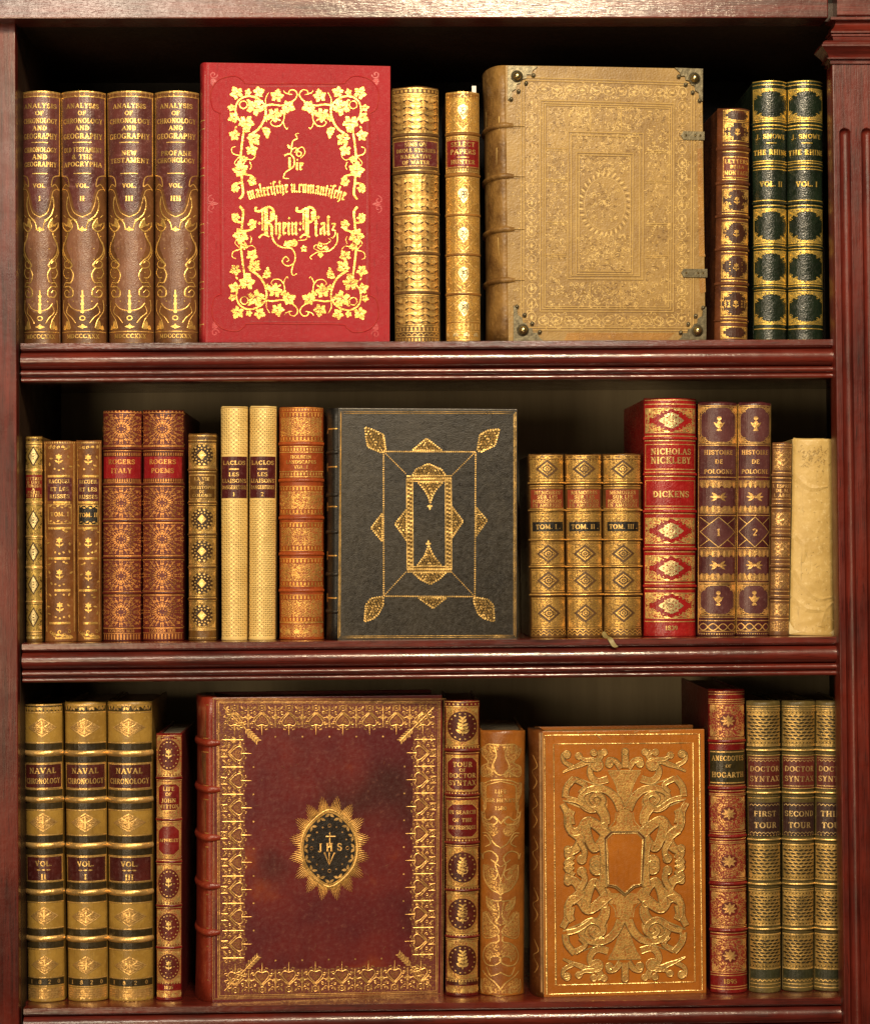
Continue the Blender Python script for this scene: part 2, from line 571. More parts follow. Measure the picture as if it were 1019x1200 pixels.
GLYPH = {
    'A': (.78, [('n', (.08, 0), (.39, 1)), ('T', (.36, 1), (.70, 0)), ('n', (.2, .34), (.58, .34))], [(.08, 0), (.70, 0)]),
    'B': (.66, [('T', (.16, 0), (.16, 1)), ('c', .3, .75, .26, .23, 90, -90), ('c', .3, .26, .31, .25, 90, -90), ('n', (.1, .97), (.32, .97)), ('n', (.1, .03), (.32, .03)), ('n', (.16, .52), (.32, .52))], []),
    'C': (.72, [('c', .42, .5, .34, .47, 50, 310)], [(.66, .82, -.14), (.66, .18, -.12)]),
    'D': (.76, [('T', (.16, 0), (.16, 1)), ('c', .28, .5, .40, .47, 90, -90), ('n', (.06, .97), (.3, .97)), ('n', (.06, .03), (.3, .03))], []),
    'E': (.62, [('T', (.16, 0), (.16, 1)), ('n', (.04, .96), (.56, .96)), ('n', (.16, .52), (.44, .52)), ('n', (.04, .04), (.58, .04))], [(.56, .88, -.12), (.44, .52, -.1), (.58, .12, -.12)]),
    'F': (.6, [('T', (.16, 0), (.16, 1)), ('n', (.04, .96), (.56, .96)), ('n', (.16, .52), (.44, .52))], [(.56, .88, -.12), (.44, .52, -.1), (.16, 0)]),
    'G': (.78, [('c', .42, .5, .34, .47, 50, 320), ('T', (.66, .05), (.66, .42))], [(.66, .84, -.14), (.66, .42)]),
    'H': (.82, [('T', (.16, 0), (.16, 1)), ('T', (.66, 0), (.66, 1)), ('n', (.16, .5), (.66, .5))], [(.16, 0), (.16, 1), (.66, 0), (.66, 1)]),
    'I': (.34, [('T', (.17, 0), (.17, 1))], [(.17, 0), (.17, 1)]),
    'J': (.44, [('T', (.28, .1), (.28, 1)), ('c', .12, .1, .16, .26, 0, -160)], [(.28, 1)]),
    'K': (.76, [('T', (.16, 0), (.16, 1)), ('n', (.2, .42), (.62, 1)), ('T', (.32, .55), (.68, 0))], [(.16, 0), (.16, 1), (.62, 1, .13), (.68, 0)]),
    'L': (.6, [('T', (.16, 0), (.16, 1)), ('n', (.04, .04), (.56, .04))], [(.16, 1), (.56, .13, -.13)]),
    'M': (.95, [('n', (.12, 0), (.14, 1)), ('T', (.16, 1), (.47, .1)), ('n', (.47, .1), (.78, 1)), ('T', (.8, 0), (.8, 1))], [(.12, 0), (.8, 0), (.12, 1, .1), (.8, 1, .1)]),
    'N': (.82, [('n', (.14, 0), (.14, 1)), ('T', (.14, 1), (.68, 0)), ('n', (.68, 0), (.68, 1))], [(.14, 0), (.1, 1, .14), (.68, 1)]),
    'O': (.8, [('c', .4, .5, .34, .47, 0, 180), ('c', .4, .5, .34, .47, 180, 360)], []),
    'P': (.64, [('T', (.16, 0), (.16, 1)), ('c', .28, .72, .30, .26, 90, -90), ('n', (.06, .97), (.3, .97)), ('n', (.16, .46), (.3, .46))], [(.16, 0)]),
    'Q': (.8, [('c', .4, .5, .34, .47, 0, 180), ('c', .4, .5, .34, .47, 180, 360), ('T', (.44, .16), (.76, -.14))], []),
    'R': (.72, [('T', (.16, 0), (.16, 1)), ('c', .28, .74, .28, .24, 90, -90), ('n', (.06, .97), (.3, .97)), ('n', (.16, .5), (.3, .5)), ('T', (.34, .5), (.66, 0))], [(.16, 0), (.66, 0, .1)]),
    'S': (.58, [('c', .29, .74, .22, .23, 20, 270), ('c', .29, .26, .24, .25, 90, -160)], [(.52, .82, -.13), (.05, .18, -.13)]),
    'T': (.72, [('T', (.36, 0), (.36, 1)), ('n', (.04, .96), (.68, .96))], [(.36, 0), (.05, .86, -.13), (.67, .86, -.13)]),
    'U': (.78, [('T', (.16, .3), (.16, 1)), ('c', .39, .3, .24, .28, 180, 360), ('n', (.63, .3), (.63, 1))], [(.16, 1), (.63, 1)]),
    'V': (.76, [('T', (.1, 1), (.39, 0)), ('n', (.38, 0), (.66, 1))], [(.1, 1), (.66, 1)]),
    'W': (1.0, [('T', (.08, 1), (.3, 0)), ('n', (.3, 0), (.5, .8)), ('T', (.48, .9), (.7, 0)), ('n', (.7, 0), (.92, 1))], [(.08, 1), (.92, 1)]),
    'X': (.76, [('T', (.1, 1), (.66, 0)), ('n', (.1, 0), (.64, 1))], [(.1, 1), (.64, 1), (.1, 0), (.66, 0)]),
    'Y': (.74, [('T', (.1, 1), (.38, .48)), ('n', (.38, .48), (.64, 1)), ('T', (.37, 0), (.37, .5))], [(.1, 1), (.64, 1, .13), (.37, 0)]),
    'Z': (.66, [('n', (.06, .96), (.6, .96)), ('T', (.54, .96), (.1, .04)), ('n', (.06, .04), (.6, .04))], [(.07, .86, -.13), (.59, .14, -.13)]),
    '1': (.4, [('T', (.2, 0), (.2, 1)), ('n', (.06, .8), (.2, 1))], [(.2, 0)]),
    '2': (.56, [('c', .27, .73, .21, .24, 170, -30), ('n', (.45, .6), (.06, .05)), ('T', (.06, .06), (.52, .06))], []),
    '3': (.54, [('c', .26, .75, .2, .22, 160, -90), ('c', .26, .27, .23, .25, 90, -160)], []),
    '5': (.54, [('n', (.12, .95), (.46, .95)), ('n', (.12, .95), (.1, .55)), ('c', .24, .3, .23, .27, 120, -150)], []),
    '8': (.56, [('c', .28, .75, .2, .22, 0, 360), ('c', .28, .27, .23, .25, 0, 360)], []),
    '9': (.56, [('c', .28, .68, .22, .28, 0, 360), ('c', .2, .5, .3, .48, 10, -70)], []),
    '0': (.58, [('c', .29, .5, .22, .46, 0, 360)], []),
    '.': (.22, [('T', (.1, 0), (.1, .17))], []),
    '-': (.4, [('T', (.04, .45), (.36, .45))], []),
    '&': (.74, [('c', .32, .76, .17, .2, 0, 360), ('c', .3, .27, .26, .25, 0, 360), ('T', (.24, .6), (.7, .02))], []),
}


def twidth(t):
    return sum((GLYPH[c][0] + .14) if c in GLYPH else .42 for c in t) - .14

# ------------------------------------------------------------------ black letter, written with a broad slanted pen
def dia(a, x, y, r=.17, mat=1, layer=2):
    a.poly([(x, y + r), (x + r, y), (x, y - r), (x - r, y)], mat, layer)


def minim(a, x, top=1.0, bot=0.0, w=.21, mat=1, layer=2):
    a.rect(x - w / 2, bot + .08, x + w / 2, top - .08, mat, layer)
    dia(a, x + .02, top - .1, .16, mat, layer)
    dia(a, x + .04, bot + .1, .16, mat, layer)


def fl(ch, a):
    """one lower-case letter at the origin, x-height 1, y upwards; returns its advance"""
    hair = lambda *p: a.line(p, .125, 1, 2)
    if ch == 'i':
        minim(a, .1); dia(a, .16, 1.34, .12); return .42
    if ch == 'n':
        minim(a, .1); minim(a, .5); hair((.1, .78), (.48, .98)); return .82
    if ch == 'm':
        minim(a, .1); minim(a, .48); minim(a, .86); hair((.1, .78), (.46, .98)); hair((.48, .78), (.84, .98)); return 1.18
    if ch == 'u':
        minim(a, .1); minim(a, .5); hair((.1, .1), (.5, .26)); return .82
    if ch == 'r':
        minim(a, .1); dia(a, .42, .9, .16); hair((.12, .74), (.4, .94)); return .6
    if ch == 'a':
        minim(a, .46); dia(a, .12, .1, .15); a.rect(.02, .12, .2, .5, 1, 2); hair((.1, .5), (.46, .66)); dia(a, .18, .9, .14); hair((.18, .96), (.46, .98)); return .76
    if ch == 'e':
        minim(a, .1); dia(a, .38, .86, .16); hair((.12, .46), (.42, .74)); hair((.1, .9), (.38, .98)); hair((.1, .06), (.42, .16)); return .58
    if ch == 'c':
        minim(a, .1); dia(a, .38, .9, .15); hair((.1, .9), (.38, .98)); hair((.1, .06), (.4, .14)); return .5
    if ch == 'o':
        minim(a, .1); minim(a, .48); hair((.1, .92), (.48, .98)); hair((.1, .04), (.5, .08)); return .8
    if ch == 'l':
        minim(a, .1, 1.55); return .4
    if ch == 'h':
        minim(a, .1, 1.55); minim(a, .5, 1.0, -.15); hair((.1, .78), (.48, .98)); hair((.52, .0), (.34, -.34)); return .82
    if ch == 't':
        minim(a, .1, 1.28); a.rect(-.08, .86, .4, .97, 1, 2); return .48
    if ch == 's':
        minim(a, .1, 1.45, -.12); dia(a, .36, 1.44, .15); hair((.1, 1.4), (.36, 1.52)); return .44
    if ch == 'f':
        minim(a, .1, 1.45, -.12); dia(a, .36, 1.44, .15); hair((.1, 1.4), (.36, 1.52)); a.rect(-.06, .86, .34, .97, 1, 2); return .48
    if ch == 'z':
        a.rect(.02, .84, .46, .99, 1, 2); a.line([(.42, .86), (.1, .42)], .16, 1, 2); a.line([(.08, .46), (.4, .34), (.42, .06), (.2, -.24), (-.02, -.2)], .14, 1, 2, w1=.08); return .6
    if ch == '.':
        dia(a, .08, .1, .14); return .34
    if ch == '-':
        dia(a, .1, .52, .15); return .34
    return .4


def flw(t):
    class D:
        def __getattr__(s, k):
            return lambda *a, **k: None
    d = D()
    return sum(fl(c, d) for c in t)


# ------------------------------------------------------------------ ornament shared by many bindings
def rules(a, hw, ys, w=.85, mat=1, layer=1, k=.97):
    for y in ys:
        a.rect(-hw * k, y - w / 2, hw * k, y + w / 2, mat, layer)


def dots(a, hw, y, n, r, mat=1, layer=2, k=.9):
    for i in range(n):
        a.disc(-hw * k + 2 * hw * k * i / (n - 1), y, r, mat, layer, 6)


def teeth(a, hw, y0, y1, n, mat=1, layer=2, k=.93, fill=.5):
    w = 2 * hw * k / n
    for i in range(n):
        x = -hw * k + w * (i + .5)
        a.rect(x - w * fill / 2, y0, x + w * fill / 2, y1, mat, layer)


def waves(a, hw, y, n, h, w=.8, mat=1, layer=2, k=.92):
    p = 2 * hw * k / n
    for i in range(n):
        x = -hw * k + p * i
        a.line([(x + p * j / 6, y - h * sin(pi * j / 6)) for j in range(7)], w, mat, layer)


def leafrow(a, hw, y, n, l, mat=1, layer=2, k=.9):
    for i in range(n):
        x = -hw * k + 2 * hw * k * (i + .5) / n
        a.leaf(x, y + l * .4, -pi / 2 + (.5 if i % 2 else -.5), l, l * .55, mat, layer)


def foliage(a, hw, y0, y1, seed, n=10, mat=1, layer=2, r=1.0, keep=None):
    """scrolls, leaves and dots mirrored about the middle of a panel"""
    rd = random.Random(seed)
    cy, hh = (y0 + y1) / 2, (y1 - y0) / 2
    items = []
    for k in range(n * 4):
        x, y = rd.uniform(.06, .95) * hw, rd.uniform(.06, .93) * hh
        if keep and not keep(x / hw, y / hh):
            continue
        if all(hypot(x - i[0], y - i[1]) > 2.0 * r for i in items):
            items.append((x, y, rd.random(), rd.uniform(0, 6.28)))
        if len(items) >= n:
            break

    def q(b):
        for x, y, t, an in items:
            if t < .34:
                b.spiral(x, y, 1.9 * r, an, .95, .75, mat, layer, w1=.4, n=7)
            elif t < .68:
                b.leaf(x, y, an, 3.4 * r, 1.5 * r, mat, layer)
            else:
                b.disc(x, y, .75 * r, mat, layer, 6)
    a.push(0, cy)
    a.mir4(q)
    a.pop()


def cornerpieces(a, x0, y0, x1, y1, s, mat=1, layer=2):
    cx, cy = (x0 + x1) / 2, (y0 + y1) / 2
    hx, hy = (x1 - x0) / 2, (y1 - y0) / 2

    def q(b):
        b.push(-hx, -hy)
        b.leaf(.5, .5, .78, s * 1.1, s * .42, mat, layer)
        b.leaf(.5, .8, .12, s * 1.35, s * .30, mat, layer)
        b.leaf(.8, .5, 1.45, s * 1.35, s * .30, mat, layer)
        b.spiral(s * .92, s * .30, s * .28, 1.2, 1.0, .75, mat, layer, n=8)
        b.spiral(s * .30, s * .92, s * .28, .3, -1.0, .75, mat, layer, n=8)
        b.disc(s * 1.45, s * .22, .7, mat, layer, 6)
        b.disc(s * .22, s * 1.45, .7, mat, layer, 6)
        b.disc(s * .85, s * .85, .7, mat, layer, 6)
        b.pop()
    a.push(cx, cy)
    a.mir4(q)
    a.pop()


def flower(a, x, y, s, mat=1, layer=2):
    for i in range(6):
        a.leaf(x, y - s * .3, i * pi / 3 + pi / 6, s * .55, s * .32, mat, layer)
    a.line([(x, y), (x, y + s * 1.0)], .9, mat, layer)
    a.leaf(x, y + s * .75, -2.5, s * .8, s * .32, mat, layer)
    a.leaf(x, y + s * .75, -.64, s * .8, s * .32, mat, layer)


def wreath(a, y, rx, ry, n, seed, gm=1, dm=4, layer=2):
    """dark oval with a ring of gold dots and a sprig inside"""
    a.disc(0, y, rx, dm, layer, 18, ry)
    for i in range(n):
        t = 2 * pi * (i + .5) / n
        a.disc(rx * .82 * cos(t), y + ry * .84 * sin(t), .95, gm, layer + 1, 6)
    rd = random.Random(seed)
    a.line([(0, y + ry * .6), (0, y - ry * .5)], .9, gm, layer + 1)
    for j in range(5):
        yy = y + ry * (.45 - .24 * j)
        l = rx * (.5 - .05 * j)
        a.leaf(0, yy, -.5 - rd.uniform(0, .3), l, l * .5, gm, layer + 1)
        a.leaf(0, yy, pi + .5 + rd.uniform(0, .3), l, l * .5, gm, layer + 1)
    a.disc(0, y - ry * .5, 1.5, gm, layer + 1)


def octagon(x0, y0, x1, y1, c):
    return [(x0 + c, y0), (x1 - c, y0), (x1, y0 + c), (x1, y1 - c), (x1 - c, y1), (x0 + c, y1), (x0, y1 - c), (x0, y0 + c)]


# ------------------------------------------------------------------ shelves: heights read off the photograph
YB = 0.0                                   # plane of the spines
SHELF_Z = [P(490, 402.3, 0).z, P(490, 749.0, 0).z, P(490, 1169.5, 0).z]


def spine_book(row, quad, label, group, mats, draw, labels=(), bands=(), A=50, depth=.15, yf=0.0, rz=0.0, cover=None,
               band_h=.0011, pages=None, name='antique_book', head=.0006, bandmats=(0, 0, 0, 0), umax=None, extra=None):
    x0t, x1t, yt, x0b, x1b, yb = quad
    rn = random.Random(int(x0t * 7 + yt))
    yf = yf + rn.uniform(0, .0035)
    base = P((x0b + x1b) / 2, yb, yf)
    top = P((x0t + x1t) / 2, yt, yf)
    z0 = SHELF_Z[row]
    h = top.z - z0
    tilt = atan2(top.x - base.x, h) + R(rn.uniform(-.12, .12))
    wpx = ((x1t - x0t) + (x1b - x0b)) / 2
    ym = (yt + yb) / 2
    w = (P((x1t + x1b) / 2, ym, yf) - P((x0t + x0b) / 2, ym, yf)).length
    hw = wpx / 2
    kt, kb = (x1t - x0t) / wpx, (x1b - x0b) / wpx
    root = empty(name, label, 'book', group)
    root.location = (base.x, yf, z0)
    root.rotation_euler = (0, tilt, rz)
    Ar = R(A + 9 if A > 30 else A)
    Rr = (w / 2) / sin(Ar)
    sag = Rr * (1 - cos(Ar))

    def mapf(u, v, off):
        t = (yb - v) / (yb - yt)
        k = kb + (kt - kb) * t
        an = u / hw * Ar
        return ((Rr * sin(an)) * k + off * sin(an), Rr * (1 - cos(an)) - off * cos(an), t * h)

    um = umax or wpx / 11.0
    # the rounded back
    nu = 15
    rings = [(0, -.0002), (.0010, -.0006), (.0035, -.0001), (.012, 0), (h * .5, 0), (h - .010, 0), (h - .003, -.0002), (h - .0009, head * .2), (h, head * 1.6)]
    V, F, M = [], [], []
    fr = [rn.random() for _ in range(3 + nu)]
    for z, ins in rings:
        t = z / h
        k = kb + (kt - kb) * t
        for i in range(nu):
            an = -Ar + 2 * Ar * i / (nu - 1)
            q_ = i / (nu - 1) - .5
            dz = (-.0010 * fr[0] * (1 - 4 * q_ * q_) + .0007 * fr[1] * sin(9 * q_ + fr[2]) + .0006 * (fr[3 + i] - .5)) if z == h else 0
            V.append((Rr * sin(an) * k - ins * sin(an), Rr * (1 - cos(an)) + ins * cos(an), z + dz))
        V.append((w / 2 * k, sag + .002, z))
        V.append((-w / 2 * k, sag + .002, z))
    m = nu + 2
    for j in range(len(rings) - 1):
        for i in range(m):
            a_, b_ = j * m + i, j * m + (i + 1) % m
            F.append((a_, b_, b_ + m, a_ + m))
            M.append(0)
    F.append(tuple(range(m))[::-1]); M.append(0)
    F.append(tuple((len(rings) - 1) * m + i for i in range(m))); M.append(0)
    a = Art(um)
    draw(a, hw)
    sp = a.build('spine', mapf, mats, root, V, F, M, True)
    # raised bands
    for bd in bands:
        y, th = bd[0], bd[1]
        bm_ = bd[2] if len(bd) > 2 else bandmats
        prof = [(-.5, -.0002), (-.32, .75 * band_h), (0, band_h), (.32, .75 * band_h), (.5, -.0002)]
        bv, bf, bmi = [], [], []
        for pv, ph in prof:
            for i in range(nu):
                bv.append(mapf(-hw + 2 * hw * i / (nu - 1), y + pv * th, ph))
        for j in range(4):
            for i in range(nu - 1):
                bf.append((j * nu + i, (j + 1) * nu + i, (j + 1) * nu + i + 1, j * nu + i + 1))
                bmi.append(bm_[j])
        mesh_obj('raised_band', bv, bf, mats, sp, bmi, True)
    # title labels
    for lb in labels:
        la = Art(um)
        u0, y0, u1, y1 = lb['box']
        if lb.get('oct'):
            la.poly(octagon(u0, y0, u1, y1, lb['oct']), 0, 2)
            la.line(octagon(u0, y0, u1, y1, lb['oct']), .7, 1, 3, closed=True)
        else:
            la.rect(u0, y0, u1, y1, 0, 2)
        for ln in lb.get('lines', ()):
            if ln[0] == '__':
                la.rect(-ln[2] / 2, ln[1] - .4, ln[2] / 2, ln[1] + .4, 1, 4)
            else:
                la.text(ln[0], ln[3] if len(ln) > 3 else (u0 + u1) / 2, ln[1], ln[2], (u1 - u0) * .86, 1, 4)
        if lb.get('edge'):
            la.frame(u0 + .3, y0 + .3, u1 - .3, y1 - .3, lb['edge'], 1, 3)
        if lb.get('draw'):
            lb['draw'](la)
        la.build('title_label', mapf, lb['mats'], sp)
    # boards and leaves
    bt = min(.0026, w * .15)
    bm = bmesh.new()
    kx = (kb + kt) / 2
    for sgn in (-1, 1):
        xo, xi = sgn * (w / 2 * kx - .0003), sgn * (w / 2 * kx - bt)
        box(bm, min(xo, xi), max(xo, xi), sag + .0004, depth, 0.0003, h - .0008, .0005)
    bm_obj('cover', bm, [cover or mats[0]], root)
    bm = bmesh.new()
    box(bm, -w / 2 * kx + bt + .0002, w / 2 * kx - bt - .0002, sag + .0022, depth - .003, .003, h - .0032, .0006)
    bm_obj('page_block', bm, [pages or PAGES], root)
    if extra:
        extra(root, sp, mapf, w, h, sag)
    return root


def cover_book(row, quad, label, mats, draw, rot=6.0, T=.05, sag=.010, yf=-.004, board=.0035, spine_draw=None, bands=(), band_t=.006,
               band_h=.0022, pages=None, name='antique_book', sq=.003, overhang=.0035, lace=.009, bow=.0011, spine_mats=None, extra=None, tail=0.0):
    """a book standing with its front cover towards the room"""
    xtl, ytl, xtr, ytr, xbl, ybl, xbr, ybr = quad
    z0 = SHELF_Z[row]
    b0 = P(xbl, ybl, yf)
    p0 = Vector((b0.x, yf, z0))
    r = R(rot)
    n = Vector((-sin(r), cos(r), 0))
    xa = Vector((cos(r), sin(r), 0))
    tr = Pplane(xtr, ytr, p0, n)
    tl = Pplane(xtl, ytl, p0, n)
    br = Pplane(xbr, ybr, p0, n)
    h = ((tr.z + tl.z) / 2) - z0
    bl2 = Pplane(xbl, ybl, p0, n)
    tilt = atan2((tl - bl2).dot(xa), h)
    W = ((tr - tl).length + (br - bl2).length) / 2
    root = empty(name, label, 'book')
    root.location = p0
    root.rotation_euler = (0, tilt * .6, r)

    def mapf(u, v, off):
        t0 = (v - ytl) / (ybl - ytl)
        xl = xtl + (xbl - xtl) * t0
        xr = xtr + (xbr - xtr) * t0
        q = (u - xl) / (xr - xl)
        y_t, y_b = ytl + (ytr - ytl) * q, ybl + (ybr - ybl) * q
        return (q * W, -off - bow * 4 * q * (1 - q) * (1 if 0 < q < 1 else 0), (y_b - v) / (y_b - y_t) * h)

    bm = bmesh.new()
    for y0, y1 in ((0.0, board), (T - board, T)):
        box(bm, .0015, W, y0, y1, .0, h, .0007)
    for k_ in range(1, 17):
        bmesh.ops.bisect_plane(bm, geom=bm.verts[:] + bm.edges[:] + bm.faces[:], plane_co=(W * k_ / 17, 0, 0), plane_no=(1, 0, 0))
    for v_ in bm.verts:
        q_ = v_.co.x / W
        if v_.co.y < T * .5:
            v_.co.y -= bow * 4 * q_ * (1 - q_)
    me = bpy.data.meshes.new('tmp')
    bmesh.ops.recalc_face_normals(bm, faces=bm.faces[:])
    bm.to_mesh(me); bm.free()
    V = [tuple(v.co) for v in me.vertices]
    F = [tuple(p.vertices) for p in me.polygons]
    bpy.data.meshes.remove(me)
    a = Art((xtr - xtl) / 15)
    draw(a)
    cv = a.build('cover', mapf, mats, root, V, F, [0] * len(F))
    bm = bmesh.new()
    box(bm, .004, W - overhang, board + .0001, T - board - .0001, sq, h - sq, .0005)
    bm_obj('page_block', bm, [pages or PAGES], root)
    # rounded back with its joints
    k = 20
    prof = [(.006, .0016), (.0022, .0004)]
    for i in range(k + 1):
        t = -pi / 2 + pi * i / k
        cx = abs(cos(t)) ** .8
        prof.append((-sag * cx + .0012, T / 2 + (T / 2 + .0004) * sin(t)))
    prof += [(.0022, T - .0004), (.006, T - .0016)]
    nz = 14
    sV, sF = [], []
    for j in range(nz + 1):
        z = .0002 + (h - .0004) * j / nz
        t = j / nz
        fl_ = 1.0 + .10 * (abs(t - .5) * 2) ** 6 + tail * (1 - t)
        for x, y in prof:
            sV.append((x * (fl_ if x < 0 else 1), y, z))
    m = len(prof)
    for j in range(nz):
        for i in range(m - 1):
            sF.append((j * m + i, j * m + m + i, j * m + m + i + 1, j * m + i + 1))
    sF.append(tuple(range(m)))
    sF.append(tuple(nz * m + i for i in range(m))[::-1])

    def smap(u, v, off):
        """u 0..1 round the back from the front joint, v as photo y along the left edge"""
        t = -pi / 2 + pi * u
        c, s_ = abs(cos(t)) ** .8, sin(t)
        tz = (ybl - v) / (ybl - ytl)
        return (-sag * c + .0012 - off * max(c, .15), T / 2 + (T / 2 + .0004) * s_ + off * s_, tz * h)
    sm = spine_mats or mats
    sa = Art(.045)
    if spine_draw:
        spine_draw(sa)
    sp = sa.build('spine', smap, sm, root, sV, sF, [0] * len(sF), True)
    for y in bands:
        bv, bf = [], []
        pr = [(-.5, -.0003), (-.3, .75), (0, 1.0), (.3, .75), (.5, -.0003)]
        pxs = (ybl - ytl) / h * band_t
        for pv, ph in pr:
            bv.append((lace, (-.0002 if ph < .1 else -.0009 * ph) - bow * 4 * lace / W, (ybl - (y + pv * pxs * .6)) / (ybl - ytl) * h))
            for i in range(k + 1):
                bv.append(smap(i / k, y + pv * pxs, ph * band_h if ph > 0 else ph))
        q = k + 2
        for j in range(4):
            for i in range(q - 1):
                bf.append((j * q + i, (j + 1) * q + i, (j + 1) * q + i + 1, j * q + i + 1))
        mesh_obj('raised_band', bv, bf, sm, sp, None, True)
    if extra:
        extra(root, cv, mapf, W, h)
    return root

# ================================================================== TOP SHELF
BLACK = leather((0.016, 0.014, 0.012), (0.008, 0.007, 0.006))
TAN_L = leather((0.225, 0.105, 0.040), (0.125, 0.056, 0.024), 0.38, 0.3)
PUR_L = leather((0.175, 0.062, 0.058), (0.100, 0.034, 0.033), 0.30, 0.25, (0.34, 0.17, 0.16), 0.55)
PALE_L = leather((0.29, 0.150, 0.098), (0.20, 0.100, 0.062), 0.32, 0.3, (0.48, 0.31, 0.20), .55)


def draw_analysis(a, hw):
    a.rect(-hw * .97, 106.5, hw * .97, 112, 4, 0)
    rules(a, hw, (112.5, 106.6), .8)
    # title field with its tongue, then the pale worn field below
    q = [(-hw * .9, 113.3), (hw * .9, 113.3), (hw * .9, 203)] + smooth([(hw * .9, 203), (hw * .55, 216), (hw * .38, 232), (hw * .28, 243), (0, 248), (-hw * .28, 243), (-hw * .38, 232), (-hw * .55, 216), (-hw * .9, 203)], 3)[1:]
    a.poly(q, 2, 1)
    a.poly(smooth([(-10, 262), (0, 252), (10, 262), (17, 285), (11, 305), (12, 330), (16, 350), (8, 362), (0, 364), (-8, 362), (-16, 350), (-12, 330), (-11, 305), (-17, 285)], 3, True)[:-1], 3, 1)

    def z(p, cx=152.5):
        return [((x / 6.667 + 115 - cx) * hw / 26, y / 6.667 + 230) for x, y in p]

    def half(b):
        c = lambda p, w=.95, w1=None, m=1: b.curve(z(p), w * 1.3, m, 2, None if w1 is None else w1 * 1.3, ridge=.00018)
        b.rect(-hw * .95, 113, -hw * .9, 203, 1, 2)
        b.curve([(-hw * .95, 203), (-hw * .60, 206), (-hw * .52, 217), (-hw * .7, 214), (-hw * .92, 221)], 1.1, 5, 2)
        b.curve([(-hw * .92, 219), (-hw * .6, 222), (-hw * .45, 238), (-hw * .3, 248), (0, 253)], .9, 5, 2)
        c([(150, -10), (140, 60), (160, 130), (190, 165), (215, 180)], 1.0)
        c([(100, 185), (104, 225), (150, 262), (182, 232), (172, 190), (150, 158)], 1.2)
        b.blob(z([(112, 188), (128, 216), (150, 222), (176, 236), (182, 205), (166, 160), (150, 175), (142, 205)]), 1, 2)
        c([(110, 130), (130, 150)], .8)
        c([(225, 250), (215, 200), (190, 172), (166, 182)], .9)
        c([(150, 270), (138, 310), (104, 380), (118, 440), (160, 490), (182, 525)], 1.1, 1.5)
        c([(112, 340), (94, 420), (128, 484)], .8)
        c([(182, 525), (160, 548), (124, 536), (116, 505), (140, 488), (160, 510)], 1.5, .7)
        c([(118, 545), (104, 580), (128, 620), (158, 622)], 1.0)
        c([(166, 545), (190, 600), (170, 660), (128, 656), (108, 690)], 1.0)
        c([(186, 720), (182, 765), (134, 768), (116, 735), (140, 715), (160, 738)], 1.5, .7)
        c([(186, 720), (160, 690), (120, 690)], 1.2)
        c([(150, 818), (178, 856), (210, 874), (245, 880)], .9, m=5)
        c([(110, 790), (104, 870), (150, 945), (168, 1010)], .8, m=5)
        c([(150, 838), (136, 888), (176, 930), (204, 975)], .8, m=5)
        b.blob(z([(128, 1012), (140, 950), (172, 1014)]), 1, 2)
        b.blob(z([(104, 1020), (116, 985), (132, 1016)]), 1, 2)
        for p in z([(128, 296), (176, 396), (176, 478), (150, 580), (140, 640), (112, 1010), (190, 805)]):
            b.disc(p[0], p[1], .8, 1, 2, 6)
    a.mir(half)
    for yy, s in ((267.5, 4.6), (380.5, 4.8)):
        a.blob([(-s, yy), (-s * .3, yy - 1.6), (0, yy - 3.5), (s * .3, yy - 1.6), (s, yy), (s * .3, yy + 1.4), (0, yy + 2.6), (-s * .3, yy + 1.4)], 1, 3)
    a.line([(0, 338), (0, 362)], 1.3, 1, 3, w1=2.4)
    for k in range(5):
        a.disc(0, 345 + k * 4.5, 1.4 if k % 2 else 1.9, 1, 3)
    a.ring(0, 370.5, 2.4, 1, 1, 3)
    rules(a, hw, (386, 401), .8, 5)
    a.text('MDCCCXXX', 0, 391.3, 4.6, hw * 1.4, 1, 3)


AN_M = [TAN_L, gilt((1.0, .70, .24), .34, (.5, .26, .07), .2), PUR_L, PALE_L, stipple((0.7, 0.45, 0.15), (0.26, 0.13, 0.04)), gilt((.95, .62, .22), .38, (.4, .2, .06), .25)]
AN = [
    ((23.3, 69, 105.7, 26, 67.7, 402), ['CHRONOLOGY', 'AND', 'GEOGRAPHY'], 'I', 'volume I, leftmost on the top shelf, beside the post'),
    ((69.5, 122.3, 105.3, 70.7, 122.7, 402), ['OLD TESTAMENT', '& THE', 'APOCRYPHA'], 'II', 'volume II, second from the left on the top shelf'),
    ((124, 178.7, 105.7, 126, 178, 402), ['NEW', 'TESTAMENT'], 'III', 'volume III, third from the left on the top shelf'),
    ((179.3, 232, 105.5, 180, 230.5, 402), ['PROFANE', 'CHRONOLOGY'], 'IIII', 'fourth from the left, against the big red cover'),
]
